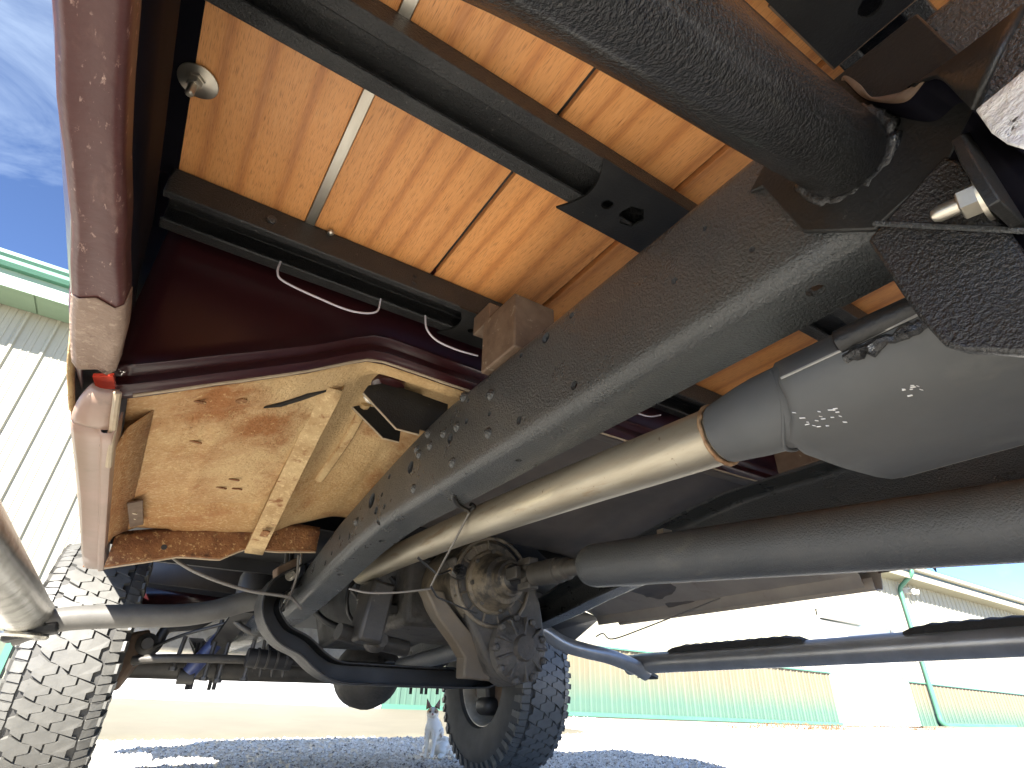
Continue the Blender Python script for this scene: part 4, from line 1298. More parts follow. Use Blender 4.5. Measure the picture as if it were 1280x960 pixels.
DS = MB().lathe(sh(0.985), sh(0.2) - sh(0.985), [(0, .006), (0, .034), (.006, .042), (.02, .0455), (.03, .0465), (2.6, .0465)], 40).build('driveshaft', M['shaft'], TRUCK)
MB().lathe(sh(1.20), (0, -1, -.05), [(0, .020), (.01, .029), (.11, .030), (.112, .026), (.14, .026), (.145, .019), (.215, .019)], 28).build('slip_yoke', M['grime'], DS)
yk = MB()
yk.box((0.85, 1.225, .597 + .030), (0.03, 0.055, 0.018)).box((0.85, 1.225, .597 - .030), (0.03, 0.055, 0.018)).box((0.85 - .032, 1.245, .599), (0.016, 0.05, 0.03)).box((0.85 + .032, 1.245, .599), (0.016, 0.05, 0.03))
yk.tube([(0.85 - .036, 1.235, .598), (0.85 + .036, 1.235, .598)], 0.013, 14).tube([(0.85, 1.235, .598 - .04), (0.85, 1.235, .598 + .04)], 0.013, 14)
yk.build('universal_joint', M['grime'], DS, bevel=0.003)
TC = (0.85, 1.46, .612)
tcm = MB()
tcm.lathe(sh(1.275), (0, 1, .045), [(0, .028), (.02, .040), (.022, .046), (.05, .050), (.055, .062), (.11, .078), (.115, .086), (.13, .088), (.132, .108), (.15, .122), (.19, .124), (.20, .118), (.34, .12)], 48)
TCO = tcm.build('transfer_case', M['cast'], TRUCK, smooth=28)
for k in range(11):
    a = radians(100 + k * 26)
    c = sh(1.415) + Vector((cos(a) * .101, 0, sin(a) * .101))
    MB().box(c, (0.036, 0.035, 0.006), Matrix.Rotation(-a, 3, 'Y')).build('case_rib', M['cast'], TCO, bevel=0.002)
MB().tube([sh(1.395) + Vector((cos(2 * pi * k / 36) * .119, 0, sin(2 * pi * k / 36) * .119)) for k in range(37)], 0.0055, 8).build('case_flange', M['cast'], TCO)
for k in range(8):
    a = radians(k * 45 + 10)
    bolt(TCO, sh(1.39) + Vector((cos(a) * .078, -.006, sin(a) * .078)), (0, -1, 0), .0065, .007, M['cast_dark'], washer=False)
MB().lathe(sh(1.285), (0, -1, -.045), [(-0.02, .035), (0.0, .035), (.004, .032), (.012, .028)], 28).build('output_seal', M['dark'], TCO)
# chain housing and lower output with its bolted cover
MB().prism([(0.72, 1.50, .66), (0.98, 1.50, .66), (1.02, 1.50, .56), (1.04, 1.50, .44), (1.01, 1.50, .365), (0.93, 1.50, .345), (0.86, 1.50, .375), (0.78, 1.50, .50)], (0, -0.10, 0)).build('chain_housing', M['cast_dark'], TCO, bevel=0.012, segs=3)
LC = Vector((0.93, 1.40, .435))
lcov = MB().lathe(LC, (0, -1, 0.02), [(0, .085), (.02, .082), (.024, .072), (.035, .058), (.04, .034), (.055, .030), (.058, .016)], 36).build('output_cover', M['cast_dark'], TCO, smooth=28)
for k in range(9):
    a = 2 * pi * k / 9
    c = LC + Vector((cos(a) * .055, -.03, sin(a) * .055))
    MB().box(c, (0.052, 0.02, 0.007), Matrix.Rotation(-a, 3, 'Y')).build('cover_rib', M['cast_dark'], lcov, bevel=0.002)
    c = LC + Vector((cos(a + .35) * .078, -.016, sin(a + .35) * .078))
    MB().lathe(c, (0, -1, 0), [(0, .0105), (.012, .0105), (.016, .006)], 8).build('cover_bolt', M['cast_dark'], lcov)
# electric sender with plug and lead
sn = MB().box((0.70, 1.32, .600), (0.026, 0.03, 0.034), Matrix.Rotation(.3, 3, 'Y')).build('speed_sender', M['black'], TCO, bevel=0.004)
for k in range(4):
    MB().box((0.688, 1.30, .588 + .008 * k), (0.012, 0.03, 0.003)).build('plug_rib', M['black'], sn)
MB().tube([(0.69, 1.32, .592), (0.672, 1.30, .590), (0.655, 1.285, .594)], 0.007, 10).build('plug', M['zinc'], sn)
# gearbox and oil pan ahead
gb = MB()
gb.loft([[(0.69, 1.62, .50), (1.0, 1.62, .50), (1.02, 1.62, .70), (0.68, 1.62, .70)], [(0.66, 1.95, .48), (1.0, 1.95, .48), (1.04, 1.95, .74), (0.62, 1.95, .74)]], closed=True, cap=True)
gb.build('gearbox', M['cast_dark'], TRUCK, bevel=0.02, segs=3)
op = MB().loft([[(0.60, 1.80, .585), (0.92, 1.80, .585), (0.92, 1.80, .64), (0.58, 1.80, .64)], [(0.63, 1.84, .500), (0.92, 1.84, .50), (0.95, 1.84, .64), (0.58, 1.84, .64)], [(0.63, 2.25, .47), (0.95, 2.25, .47), (0.95, 2.25, .64), (0.58, 2.25, .64)]], closed=True, cap=True)
OP = op.build('oil_pan', M['black'], TRUCK, bevel=0.012, segs=3)
MB().tube([(0.572, 1.80, .612), (0.60, 1.797, .583), (0.72, 1.797, .583)], 0.005, 8).build('pan_flange', M['grime'], OP)
MB().box((0.80, 2.5, .80), (0.5, 0.9, 0.4)).build('engine_block', M['dark'], TRUCK, bevel=0.03)
MB().box((0.58, 1.6, .52), (0.07, 0.10, 0.16), Matrix.Rotation(.15, 3, 'Y')).build('gearbox_mount', M['grime'], TRUCK, bevel=0.01)

# transmission crossmember, drops from the rails and runs across low
cmp_ = spline([(0.375, 1.62, .60), (0.318, 1.61, .56), (0.305, 1.60, .505), (0.345, 1.60, .452), (0.405, 1.60, .425), (0.452, 1.60, .392), (0.50, 1.60, .372), (0.58, 1.60, .368), (0.88, 1.60, .366), (0.95, 1.60, .375), (1.0, 1.61, .41), (1.04, 1.63, .47), (1.10, 1.65, .53), (1.16, 1.66, .56), (1.235, 1.67, .575)], 5)
rings = []
t_ = 0.005
for i, p in enumerate(cmp_):
    d_ = (cmp_[min(i + 1, len(cmp_) - 1)] - cmp_[max(i - 1, 0)]).normalized()
    nn = Vector((d_.z, 0, -d_.x)).normalized()      # points down and outwards
    if nn.z > 0.2:
        nn = -nn
    if i < len(cmp_) * .5 and nn.x > 0.05 and d_.z < -.5:
        nn = -nn
    o_ = p + nn * 0.026
    sec = []
    for n_, y_ in ((0, 1.545), (0, 1.635), (.052, 1.635), (.052, 1.575), (.052 - t_, 1.575), (.052 - t_, 1.635 - t_), (t_, 1.635 - t_), (t_, 1.545)):
        q = o_ - nn * n_
        sec.append((q.x, y_ - (1.60 - p.y), q.z))
    rings.append(sec)
TM = MB().loft(rings, closed=True, cap=True).build('transmission_crossmember', M['black'], TRUCK, bevel=0.0015, smooth=40)
# tan arm from the case down to the crossmember
arm = [((0.66, 0.715), 1.44, .575), ((0.675, 0.722), 1.43, .545), ((0.70, 0.765), 1.43, .505), ((0.765, 0.84), 1.44, .447), ((0.80, 0.872), 1.45, .412), ((0.806, 0.885), 1.46, .362)]
MB().loft([[(a, y, z), (b_, y - .012, z - .006), (b_, y + .05, z), (a, y + .05, z)] for (a, b_), y, z in arm], closed=True, cap=True).build('support_arm', M['tan_arm'], TM, bevel=0.005)

# ================================================================== front axle, springs, shock
AXY, AXZ = 2.7, 0.41
AX = MB().tube([(0.06, AXY, AXZ), (1.55, AXY, AXZ)], 0.042, 20).build('front_axle', M['grime'], TRUCK)
dif = MB().lathe((1.0, AXY + .16, AXZ), (0, -1, 0), [(0, .05), (.03, .11), (.08, .135), (.16, .14), (.22, .13), (.29, .09), (.33, .055), (.40, .045)], 28)
dif.build('differential', M['cast_dark'], AX, smooth=45)
MB().tube([(1.0, 2.34, .43), (0.95, 1.62, .46)], 0.028, 16).build('front_driveshaft', M['shaft'], TRUCK)
for x in (0.33, X2(0.33)):
    ls = None
    for k in range(5):
        pts = spline([(x, AXY - 0.60 + .07 * k, .56 - .012 * k), (x, AXY - .3 + .03 * k, .50 - .008 * k), (x, AXY, .475 - .009 * k), (x, AXY + .3 - .03 * k, .50 - .008 * k), (x, AXY + .6 - .07 * k, .56 - .012 * k)], 5)
        mbx = MB().loft([[(p.x - .032, p.y, p.z), (p.x + .032, p.y, p.z), (p.x + .032, p.y, p.z - .008), (p.x - .032, p.y, p.z - .008)] for p in pts], closed=True, cap=True)
        if ls is None:
            ls = mbx.build('leaf_spring', M['dark'], TRUCK)
        else:
            mbx.build('spring_leaf', M['dark'], ls)
    for yy in (-.06, .06):
        for xx in (-.04, .04):
            MB().tube([(x + xx, AXY + yy, .50), (x + xx, AXY + yy, .335)], 0.0075, 8).build('u_bolt', M['dark'], ls)
SHK = MB().tube([(0.255, 2.50, .385), (0.40, 2.46, .62)], 0.027, 20).build('shock_absorber', M['blue'], TRUCK, label='blue painted shock absorber')
MB().tube([(0.40, 2.46, .62), (0.435, 2.45, .70)], 0.033, 20).build('shock_boot', M['grime'], SHK)
MB().tube([(0.225, 2.50, .375), (0.275, 2.50, .375)], 0.026, 14).build('shock_eye', M['grime'], SHK)
MB().tube([(0.395, 2.15, .64), (0.37, 2.15, .80)], 0.055, 20).build('bump_stop', M['grime'], TRUCK)
MB().lathe((0.43, 2.05, .60), (0, 0, 1), [(0, .03), (.01, .06), (.1, .06), (.13, .03)], 20).build('engine_mount', M['dark'], TRUCK)
tr = MB().tube(spline([(0.07, 2.42, .415), (0.2, 2.38, .425), (0.6, 2.38, .43), (1.5, 2.40, .42)], 6), 0.014, 12).build('tie_rod', M['grime'], TRUCK)
MB().tube([(0.48, 2.38, .45), (0.68, 2.38, .452)], 0.035, 16).build('steering_damper', M['dark'], TRUCK)
for x in (0.48, 0.52, 0.56):
    MB().tube([(x, 2.40, .38), (x - .02, 2.36, .53)], 0.006, 8).build('hose_clip', M['grime'], tr)

# smaller things round the front axle
MB().tube(spline([(0.03, 2.5, .40), (0.06, 2.5, .41), (0.10, 2.5, .43), (0.13, 2.5, .465), (0.14, 2.5, .51), (0.16, 2.5, .53), (0.24, 2.5, .545), (0.28, 2.5, .57)], 6), 0.018, 12).build('sway_bar', M['dark'], TRUCK, smooth=60)
KN = MB().loft([[(0.02, 2.50, .50), (0.10, 2.50, .52), (0.11, 2.62, .52), (0.02, 2.62, .50)], [(0.01, 2.48, .42), (0.08, 2.48, .41), (0.10, 2.64, .41), (0.01, 2.64, .42)], [(0.00, 2.5, .33), (0.055, 2.5, .325), (0.06, 2.6, .325), (0.0, 2.6, .33)]], closed=True, cap=True).build('steering_arm', M['rusty_steel'], TRUCK, bevel=0.012, segs=3)
MB().lathe((0.10, 2.50, .47), (0, -1, 0), [(0, .035), (.02, .035), (.03, .022), (.045, .018)], 18).build('ball_joint', M['grime'], KN)
for x_, y_, z0_, z1_ in ((0.30, 2.42, .36, .56), (0.345, 2.42, .355, .55), (0.42, 2.36, .36, .56), (0.20, 2.46, .39, .50)):
    MB().tube([(x_, y_, z0_), (x_ + .012, y_, z1_)], 0.0075, 8).lathe((x_, y_, z0_ + .012), (0, 0, -1), [(0, .014), (.012, .014)], 6).build('shackle_bolt', M['grime'], TRUCK)
MB().lathe((0.335, 2.05, .56), (0.05, 0, 1), [(0, .03), (.012, .052), (.03, .055), (.09, .055), (.11, .048), (.2, .048)], 24).build('rubber_bump_stop', M['dark'], TRUCK)
MB().loft([[(0.40, 1.98, .60), (0.47, 1.98, .60), (0.47, 2.08, .60), (0.40, 2.08, .60)], [(0.385, 1.97, .68), (0.48, 1.97, .68), (0.48, 2.10, .68), (0.385, 2.10, .68)], [(0.40, 1.99, .76), (0.46, 1.99, .76), (0.46, 2.08, .76), (0.40, 2.08, .76)]], closed=True, cap=True).build('motor_mount_cup', M['dark'], TRUCK, bevel=0.014, segs=3)
DMP = MB().tube([(0.40, 2.28, .432), (0.55, 2.28, .425)], 0.030, 18).tube([(0.55, 2.28, .425), (0.74, 2.28, .42)], 0.014, 12).build('damper_body', M['dark'], TRUCK)
for x_ in (0.43, 0.462, 0.494, 0.526):
    MB().lathe((x_, 2.28, .431), (1, 0, -.04), [(0, .034), (.007, .034)], 18).build('clamp_band', M['grime'], DMP)
for k_, pts_ in enumerate(([(0.34, 1.70, .70), (0.345, 1.69, .62), (0.335, 1.68, .57), (0.345, 1.70, .50)], [(0.355, 1.72, .72), (0.36, 1.70, .63), (0.352, 1.69, .58), (0.365, 1.72, .52)], [(0.28, 2.25, .60), (0.33, 2.2, .53), (0.40, 2.18, .50), (0.46, 2.2, .53)],
                           [(0.60, 1.75, .66), (0.55, 1.74, .60), (0.56, 1.74, .53), (0.62, 1.75, .49)], [(0.66, 1.70, .64), (0.70, 1.69, .59), (0.68, 1.68, .54), (0.74, 1.7, .50)], [(0.45, 1.9, .60), (0.52, 1.88, .53), (0.60, 1.88, .50), (0.72, 1.9, .46)])):
    MB().tube(spline(pts_, 6), 0.006 + 0.002 * (k_ % 3), 8).build('hose', M['wire_black'] if k_ % 2 else M['grime'], TRUCK, smooth=60)
MB().loft([[(0.33, 1.66, .56), (0.372, 1.66, .58), (0.372, 1.70, .58), (0.33, 1.70, .56)], [(0.315, 1.65, .62), (0.372, 1.65, .66), (0.372, 1.71, .66), (0.315, 1.71, .62)]], closed=True, cap=True).build('hose_bracket', M['rusty_steel'], TRUCK, bevel=0.004)
for y_ in (1.66, 1.70):
    bolt(TRUCK, (0.352, y_ - .02, .60), (-.4, -1, 0), .008, .009, M['zinc'], name='bracket_bolt')
MB().box((0.62, 1.70, .58), (0.10, 0.04, 0.05), Matrix.Rotation(.2, 3, 'Y')).box((0.66, 1.69, .545), (0.05, 0.05, 0.03)).build('linkage_bracket', M['grime'], TRUCK, bevel=0.005)
MB().lathe((0.60, 1.62, .452), (0.2, -1, 0), [(0, .03), (.02, .032), (.03, .02), (.05, .018)], 18).build('mount_bushing', M['cast_dark'], TRUCK)
MB().tube(spline([(0.50, 1.62, .47), (0.60, 1.64, .455), (0.72, 1.66, .44)], 5), 0.022, 14).build('mount_tube', M['grime'], TRUCK)

# ================================================================== wheels
RT, WT = 0.41, 0.27


def make_wheel():
    w = bpy.data.objects.new('wheel', None)
    w.empty_display_size = 0.1
    COL.objects.link(w)
    w['_local'] = 1
    hw_ = WT / 2
    prof = [(-.105, .205), (-hw_ + .006, .215), (-hw_ - .004, .25), (-hw_ - .010, .30), (-hw_ - .006, .345), (-hw_ + .004, .375), (-hw_ + .012, .390), (-hw_ + .03, .396), (0, .400),
            (hw_ - .03, .396), (hw_ - .012, .390), (hw_ - .004, .375), (hw_ + .006, .345), (hw_ + .010, .30), (hw_ + .004, .25), (hw_ - .006, .215), (.105, .205)]
    ty = MB().lathe((0, 0, 0), (1, 0, 0), prof, 72, cap=False).build('tyre', M['rubber'], w, smooth=40)
    for s in (-1, 1):
        for rr in (.33, .262):
            MB()
    # tread blocks
    tb_ = MB()
    npitch = 45
    p = 2 * pi / npitch

    def ang(t):          # the pitch of the blocks varies round the tyre
        f = t / p
        return p * (f + 0.16 * sin(2 * pi * f / 5))

    def blk(poly, r0, r1, taper=.955):
        c = (sum(q[0] for q in poly) / len(poly), sum(q[1] for q in poly) / len(poly))
        n_ = len(poly)
        hgt = random.uniform(0, .0012)
        vs = []
        for q in poly:
            a, v = ang(q[0]), q[1]
            dr = 0.022 * (abs(v) / hw_) ** 4
            vs.append((v, (r0 - dr) * cos(a), (r0 - dr) * sin(a)))
        for q in poly:
            a, v = c[0] + (q[0] - c[0]) * taper, c[1] + (q[1] - c[1]) * taper
            dr = 0.018 * (abs(v) / hw_) ** 4
            a = ang(a)
            vs.append((v, (r1 - dr - hgt) * cos(a), (r1 - dr - hgt) * sin(a)))
        fs = [tuple(range(n_, 2 * n_))]
        for i in range(n_):
            j = (i + 1) % n_
            fs.append((i, j, n_ + j, n_ + i))
        tb_.add(vs, fs)
    def wave(f, amp):
        f = f % 1.0
        if f < .40:
            return amp
        if f < .52:
            return lerp(amp, -amp, (f - .40) / .12)
        if f < .88:
            return -amp
        return lerp(-amp, amp, (f - .88) / .12)

    def col_block(i, vl, vr, al, ar, start, pl, pr, gap=.055, gv=.0022):
        brk = lambda ph: [k + b - ph for k in range(-1, 3) for b in (.40, .52, .88, 1.0)]
        s0, s1 = start + gap / 2, start + 1 - gap / 2
        sl = .16
        R_ = [s0 + sl] + [b for b in sorted(brk(pr)) if s0 + sl + .01 < b < s1 + sl - .01] + [s1 + sl]
        L_ = [s0 - sl] + [b for b in sorted(brk(pl)) if s0 - sl + .01 < b < s1 - sl - .01] + [s1 - sl]
        poly = [((i + f) * p, vr + wave(f + pr, ar) - gv) for f in R_] + [((i + f) * p, vl + wave(f + pl, al) + gv) for f in reversed(L_)]
        blk(poly, .398, .4105, .975)
    for i in range(npitch):
        a0 = i * p
        col_block(i, -.0285, .0285, .0145, .0145, .24, 0, .5, .10)
        col_block(i, -.0855, -.0285, .008, .0145, .72, .3, 0, .10)
        col_block(i, .0285, .0855, .0145, .008, .72, .5, .8, .10)
        for s in (-1, 1):
            # shoulder lugs, long and short by turns, wrapping down the side
            ln = 0.0 if i % 2 else 0.006
            blk([(a0 + (.02) * p, s * .096), (a0 + .46 * p, s * .094), (a0 + .50 * p, s * .112), (a0 + .56 * p, s * (.135 + ln)), (a0 + .06 * p, s * (.135 + ln)), (a0 - .02 * p, s * .105)], .396, .409)
            blk([(a0 + .52 * p, s * .095), (a0 + .94 * p, s * .096), (a0 + .97 * p, s * .112), (a0 + .92 * p, s * .128), (a0 + .62 * p, s * .130)], .396, .408)
            # side biters
            vs = []
            x0_ = s * (hw_ - .002)
            for (aa, rr, xx) in ((.08, .392, 0), (.52, .392, 0), (.60, .352, .010), (.16, .352, .010)):
                vs.append((x0_ + s * (xx - .006), rr * cos(ang(a0 + aa * p)), rr * sin(ang(a0 + aa * p))))
            for (aa, rr, xx) in ((.08, .396, 0), (.52, .396, 0), (.60, .350, .010), (.16, .350, .010)):
                vs.append((x0_ + s * (xx + .003), rr * cos(ang(a0 + aa * p)), rr * sin(ang(a0 + aa * p))))
            tb_.add(vs, [(4, 5, 6, 7), (0, 1, 5, 4), (1, 2, 6, 5), (2, 3, 7, 6), (3, 0, 4, 7)])
    tb_.build('tread', M['tread'], w, smooth=0)
    rim = MB().lathe((0, 0, 0), (1, 0, 0), [(-.118, .214), (-.112, .216), (-.108, .205), (-.095, .198), (-.06, .190), (.03, .185), (.05, .19), (.09, .198), (.112, .205), (.116, .216), (.122, .214)], 48, cap=False).build('rim', M['rim'], w, solid=0.004, smooth=40)
    MB().lathe((0, 0, 0), (1, 0, 0), [(.02, .186), (.03, .15), (.05, .13), (.052, .085), (.04, .08), (.038, .0)], 40, cap=False).build('wheel_disc', M['rim'], w, solid=0.005, smooth=40)
    MB().lathe((0, 0, 0), (1, 0, 0), [(-.075, .03), (-.07, .145), (-.045, .15), (-.043, .148), (-.02, .148), (.0, .09), (.03, .08)], 36).build('brake_rotor', M['rusty_steel'], w, smooth=30)
    MB().box((-0.09, -0.02, -0.12), (0.09, 0.13, 0.08)).build('brake_caliper', M['dark'], w, bevel=0.035, segs=4)
    MB().loft([[(-.10, -.05, .13), (-.10, .05, .13), (-.06, .05, .13), (-.06, -.05, .13)], [(-.13, -.06, 0), (-.13, .06, 0), (-.05, .06, 0), (-.05, -.06, 0)], [(-.10, -.05, -.15), (-.10, .05, -.15), (-.06, .05, -.15), (-.06, -.05, -.15)]], closed=True, cap=True).build('steering_knuckle', M['dark'], w, bevel=0.015)
    return w


# axle runs along X; local +X is the outer side
def place(w, x, flip):
    w.parent = TRUCK
    w.matrix_parent_inverse = WORLD[TRUCK.name].inverted()
    w.location = (x, AXY, RT)
    w.rotation_euler = (0, 0, pi if flip else 0)


WR = make_wheel()
place(WR, 1.575 + WT / 2, False)
WL = WR.copy()
COL.objects.link(WL)
place(WL, X2(1.575 + WT / 2), True)
for ch in list(WR.children):
    c = ch.copy()
    COL.objects.link(c)
    c.parent = WL
for ch in WL.children:
    if ch.name.startswith('tyre') or ch.name.startswith('tread'):
        ch.rotation_euler = (0.05, 0, 0)

# ================================================================== side steps
STL = MB().tube(spline([(-0.19, -0.7, .465), (-0.19, 0.3, .468), (-0.19, 1.3, .472), (-0.19, 1.70, .475), (-0.185, 1.80, .472)], 6), 0.052, 32, flat=0.85).build('side_step', M['step'], TRUCK, smooth=60, label='scuffed metal step tube on the left side')
MB().lathe((-0.19, 1.775, .432), (0, 0, -1), [(0, .060), (.005, .062), (.010, .058)], 28).build('step_end_plate', M['step'], STL)
AL = spline([(-0.20, 1.775, .430), (-0.12, 1.77, .466), (0.0, 1.77, .483), (0.12, 1.77, .494), (0.20, 1.77, .512), (0.27, 1.77, .540), (0.34, 1.765, .556), (0.385, 1.76, .557)], 6)
ARL = MB().tube(AL, 0.0275, 24).build('step_arm', M['arm'], TRUCK, smooth=60)
MB().box((-0.165, 1.775, .436), (0.10, 0.07, 0.024), Matrix.Rotation(-0.28, 3, 'Y')).build('step_clamp', M['black'], ARL, bevel=0.006)
bolt(ARL, (0.337, 1.737, .556), (-.2, -1, 0), .011, .012, M['zinc'])
STR_ = MB().tube(spline([(X2(-0.19) - .0, -0.9, .452), (1.80, 0.3, .452), (1.80, 1.3, .450), (1.80, 1.70, .449), (1.797, 1.86, .446)], 6), 0.037, 28).build('side_step', M['stepR'], TRUCK, smooth=60, label='grey metal step tube on the far side with black rubber tread pads')
for y0, y1 in ((0.25, 0.78), (1.07, 1.62)):
    pd = []
    for k in range(25):
        t = k / 24
        y = lerp(y0, y1, t)
        e = min(1, min(t, 1 - t) / 0.12)
        hh = 0.013 * e ** .6 + 0.0025 * (k % 2)
        pd.append([(1.768, y, .478), (1.772, y, .486 + hh * .8), (1.80, y, .490 + hh), (1.828, y, .486 + hh * .8), (1.832, y, .478)])
    MB().loft(pd, closed=True, cap=True).build('step_pad', M['pad'], STR_, smooth=30)
ARR = MB().tube(spline([(1.24, 1.82, .565), (1.30, 1.80, .545), (1.40, 1.79, .500), (1.5, 1.78, .480), (1.62, 1.78, .465), (1.74, 1.775, .436), (1.80, 1.77, .412)], 6), 0.030, 24, flat=.9).build('step_arm', M['stepR'], TRUCK, smooth=60)
MB().box((1.795, 1.775, .414), (0.10, 0.055, 0.016), Matrix.Rotation(0.3, 3, 'Y')).build('step_clamp', M['black'], ARR, bevel=0.004)
MB().tube([(1.80, 1.80, .40), (1.79, 1.80, .445)], 0.016, 12).build('step_bolt', M['black'], ARR)

# right floor edge and inner sill, seen under the far side
MB().loft([[(X2(-0.05) - .22, y, .70), (X2(-0.05) - .08, y, .655), (X2(-0.06), y, .625), (X2(-0.07), y, .592)] for y in [0.8 + 0.1 * i for i in range(12)]])  .build('inner_sill', M['rocker_far'], FLOOR, solid=0.003)
MB().loft([[(1.30, 1.95, .62), (1.30, 1.85, .69)], [(1.5, 2.05, .56), (1.5, 1.9, .66)], [(1.69, 2.08, .545), (1.69, 1.9, .62)]]).build('splash_apron', M['dark'], TRUCK, solid=0.003)

# ================================================================== wires, hoses and cables
def wire(name, pts, r, m, parent=None, k=8):
    return MB().tube(spline(pts, k), r, 8).build(name, m, parent or TRUCK, smooth=70)


wire('hanging_wire', [(0.05, .745, .90), (0.050, .74, .875), (0.062, .74, .862), (0.118, .74, .854), (0.17, .74, .852), (0.209, .742, .868), (0.215, .745, .90)], .0017, M['white_wire'])
wire('hanging_wire', [(0.298, .745, .90), (0.301, .74, .871), (0.321, .74, .854), (0.36, .74, .849), (0.405, .74, .852)], .0017, M['white_wire'])
wire('hanging_wire', [(0.70, .745, .90), (0.71, .74, .87), (0.76, .74, .853), (0.83, .74, .851), (0.88, .745, .87)], .0017, M['white_wire'])
wire('hanging_wire', [(1.0, .745, .90), (1.0, .74, .87), (1.05, .74, .853), (1.1, .745, .86)], .0017, M['white_wire'])
wire('wire_hook', [(0.410, .815, .625), (0.413, .817, .611), (0.435, .842, .608), (0.468, .870, .612), (0.482, .885, .616), (0.487, .875, .622), (0.478, .872, .624)], .004, M['wire_black'])
wire('lead_wire', [(0.484, .885, .615), (0.49, .95, .575), (0.505, 1.03, .545), (0.515, 1.09, .517), (0.52, 1.1, .512), (0.50, 1.1, .507), (0.455, 1.12, .500), (0.41, 1.16, .50), (0.38, 1.2, .51)], .0022, M['wire'])
wire('lead_wire', [(0.44, 1.0, .545), (0.50, 1.05, .535), (0.56, 1.15, .552), (0.62, 1.24, .578), (0.655, 1.285, .594)], .0024, M['wire_black'])
wire('lead_wire', [(0.515, 1.09, .513), (0.56, 1.15, .505), (0.62, 1.22, .510), (0.70, 1.3, .512), (0.78, 1.36, .512)], .0022, M['wire_black'])
wire('brake_cable', [(0.02, 1.62, .64), (0.075, 1.56, .588), (0.145, 1.55, .559), (0.24, 1.55, .539), (0.327, 1.55, .534), (0.352, 1.56, .53), (0.38, 1.57, .51)], .0042, M['wire'])
wire('brake_hose', [(0.10, 2.5, .45), (0.2, 2.4, .50), (0.34, 2.3, .55), (0.36, 2.1, .58)], .006, M['wire_black'])
wire('brake_line', [(0.345, 1.56, .64), (0.35, 1.56, .58), (0.345, 1.60, .52), (0.33, 1.65, .50)], .0035, M['wire'])
wire('brake_line', [(0.360, 1.60, .66), (0.362, 1.60, .60), (0.350, 1.64, .53)], .003, M['steel'])
wire('sill_wire', [(1.05, 1.20, .46), (1.12, 1.25, .475), (1.20, 1.3, .47), (1.28, 1.25, .50), (1.45, 1.1, .58)], .002, M['wire'])
# clamp on the far rail side and small hanger bracket
hb = MB().box((0.485, 0.66, .69), (0.02, 0.05, 0.04)).tube([(0.47, 0.66, .668), (0.52, 0.66, .668)], 0.008, 10).build('pipe_hanger', M['black'], TRUCK, bevel=0.002)
tl = MB().box((1.02, 0.90, .655), (0.03, 0.02, 0.026)).tube([(1.01, 0.9, .645), (1.02, 0.88, .60)], 0.004, 6).tube([(1.045, 0.9, .65), (1.06, 0.88, .61)], 0.004, 6).build('cable_clip', M['zinc'], TRUCK)

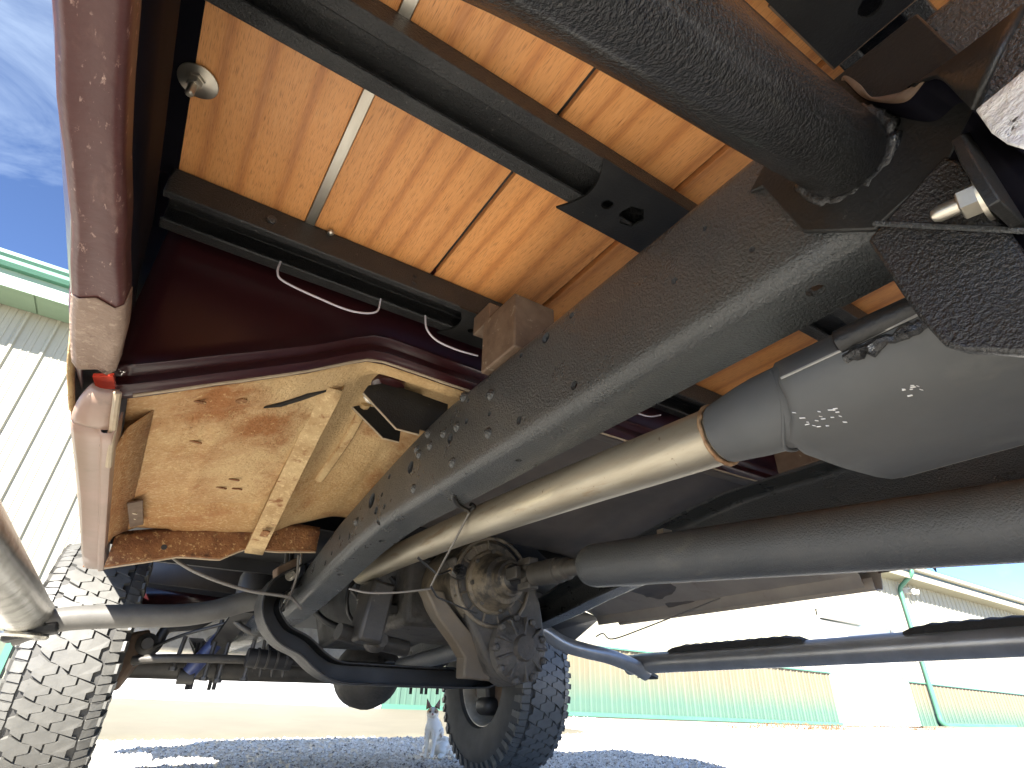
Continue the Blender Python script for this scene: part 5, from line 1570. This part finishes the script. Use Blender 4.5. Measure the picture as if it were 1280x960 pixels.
# ================================================================== cat
def make_cat(loc, facing):
    r = root('cat', 'small white cat with tabby head patches sitting on the gravel beside the front tyre', 'cat', loc)
    V, E, RD = [], [], []

    def v(p, rad):
        V.append(p); RD.append(rad); return len(V) - 1

    def e(a, b_):
        E.append((a, b_))
    pel = v((0, .075, .055), .062)
    sp1 = v((0, .055, .105), .060)
    sp2 = v((0, .025, .150), .050)
    ch_ = v((0, -.005, .178), .044)
    nk = v((0, -.018, .208), .031)
    HR = Matrix.Translation((0, -.018, 0)) @ Matrix.Rotation(radians(34), 4, 'Z') @ Matrix.Translation((0, .018, 0))

    def hp_(p):
        return tuple(HR @ (Vector((0, -.018, .225)) + (Vector(p) - Vector((0, -.018, .225))) * 1.28))
    hd0 = v(hp_((0, -.028, .240)), .044)
    hd1 = v(hp_((0, -.046, .237)), .035)
    mz = v(hp_((0, -.066, .226)), .020)
    e(pel, sp1); e(sp1, sp2); e(sp2, ch_); e(ch_, nk); e(nk, hd0); e(hd0, hd1); e(hd1, mz)
    for s in (-1, 1):
        sh_ = v((s * .026, -.016, .148), .027)
        el_ = v((s * .026, -.022, .095), .0165)
        wr = v((s * .024, -.026, .045), .0125)
        pw = v((s * .024, -.030, .014), .0145)
        tp = v((s * .024, -.046, .010), .0125)
        e(ch_, sh_); e(sh_, el_); e(el_, wr); e(wr, pw); e(pw, tp)
        hp = v((s * .048, .058, .055), .045)
        kn = v((s * .066, .012, .045), .030)
        hk = v((s * .062, .040, .016), .017)
        ft = v((s * .062, -.015, .012), .0155)
        e(pel, hp); e(hp, kn); e(kn, hk); e(hk, ft)
    t0 = v((0.02, .125, .030), .018)
    t1 = v((0.07, .150, .014), .013)
    t2 = v((0.12, .110, .012), .012)
    t3 = v((0.125, .05, .012), .010)
    e(pel, t0); e(t0, t1); e(t1, t2); e(t2, t3)
    me = bpy.data.meshes.new('cat_body')
    me.from_pydata(V, E, [])
    o = bpy.data.objects.new('body', me)
    COL.objects.link(o)
    sk = o.modifiers.new('skin', 'SKIN')
    for i, sv in enumerate(me.skin_vertices[0].data):
        sv.radius = (RD[i], RD[i])
        sv.use_root = (i == 0)
    ss = o.modifiers.new('sub', 'SUBSURF')
    ss.levels = ss.render_levels = 2
    d_ = bpy.context.evaluated_depsgraph_get()
    m2 = bpy.data.meshes.new_from_object(o.evaluated_get(d_))
    bpy.data.objects.remove(o)
    bo = bpy.data.objects.new('body', m2)
    for p in m2.polygons:
        p.use_smooth = True
    m2.materials.clear()
    # fur: white with tabby on the head top, back and stripes round the forelegs
    fur = bpy.data.materials.new('cat_fur')
    fur.use_nodes = True
    N, L = fur.node_tree.nodes, fur.node_tree.links
    b = N['Principled BSDF']
    b.inputs['Roughness'].default_value = 0.85
    at_ = N.new('ShaderNodeAttribute'); at_.attribute_name = 'tabby'
    tcn = N.new('ShaderNodeTexCoord')
    nzn = N.new('ShaderNodeTexNoise'); nzn.inputs['Scale'].default_value = 90; nzn.inputs['Detail'].default_value = 4
    L.new(tcn.outputs['Object'], nzn.inputs['Vector'])
    rp = N.new('ShaderNodeMixRGB'); rp.inputs[1].default_value = (.52, .33, .17, 1); rp.inputs[2].default_value = (.17, .12, .08, 1)
    L.new(nzn.outputs['Fac'], rp.inputs[0])
    mx = N.new('ShaderNodeMixRGB'); mx.inputs[1].default_value = (.90, .85, .75, 1)
    L.new(at_.outputs['Fac'], mx.inputs[0]); L.new(rp.outputs[0], mx.inputs[2])
    L.new(mx.outputs[0], b.inputs['Base Color'])
    bp = N.new('ShaderNodeBump'); bp.inputs['Strength'].default_value = 0.6; bp.inputs['Distance'].default_value = 0.003
    nz2 = N.new('ShaderNodeTexNoise'); nz2.inputs['Scale'].default_value = 260
    L.new(tcn.outputs['Object'], nz2.inputs['Vector'])
    L.new(nz2.outputs['Fac'], bp.inputs['Height']); L.new(bp.outputs[0], b.inputs['Normal'])
    m2.materials.append(fur)
    at = m2.attributes.new('tabby', 'FLOAT', 'POINT')
    for i, vv_ in enumerate(m2.vertices):
        x, y, z = vv_.co
        k = 0.0
        q = HR.inverted() @ Vector((x, y, z))
        if z > .222:
            k = 1.0 if (z > .238 and abs(q.x) > .007) or (z > .272) else 0.0
            if abs(q.x) < .009 and z < .285:
                k = 0.0
        elif y > .02 and z > .10:
            k = 1.0 if mnoise.noise((x * 18, y * 18, z * 18)) > 0.05 else 0.1
        elif y < .0 and z < .15 and x < -.005:
            k = .75 if sin(z * 260) > 0.1 and x < -.026 else 0.0
        elif y > .03 and abs(x) > .03:
            k = .45 if mnoise.noise((x * 25, y * 25, z * 25 + 4)) > .1 else 0
        at.data[i].value = k
    rot = Matrix.Rotation(facing, 4, 'Z')
    Mw = Matrix.Translation(loc) @ rot @ Matrix.Scale(0.97, 4)

    def part(ob, name_parent):
        ob.parent = r
        COL.objects.link(ob)
        ob.matrix_local = rot @ Matrix.Scale(0.97, 4)
    part(bo, r)
    tab = mat('tabby_fur', (.24, .175, .11), (.12, .09, .06), rough=.85, nscale=120)
    pink = mat('pink_skin', (.42, .22, .18), rough=.6)
    eye = mat('cat_eye', (.05, .06, .03), rough=.1)

    def add(mbx, name, m, parent=None):
        mbx.v = [hp_(p) for p in mbx.v]
        ob = mbx.build(name, m, None, smooth=50)
        COL.objects.unlink(ob)
        part(ob, r)
        return ob
    for s in (-1, 1):
        er = MB().add([(s * .006, -.030, .262), (s * .034, -.026, .250), (s * .033, -.022, .300), (s * .022, -.010, .256), (s * .022, -.040, .262)], [(0, 4, 2), (4, 1, 2), (1, 3, 2), (3, 0, 2), (0, 3, 1, 4)])
        add(er, 'ear', tab)
        add(MB().add([(s * .013, -.0385, .266), (s * .029, -.0365, .261), (s * .030, -.0285, .290)], [(0, 1, 2)]), 'inner_ear', pink)
        add(MB().lathe((s * .014, -.0715, .242), (s * .2, -1, .1), [(-.004, .0045), (0, .0048), (.002, .003)], 12), 'eye', eye)
    add(MB().lathe((0, -.083, .232), (0, -1, 0), [(-.004, .0052), (0, .004), (.0015, .001)], 10), 'nose', pink)
    return r


make_cat((1.775, 3.57, 0.012), radians(-60))
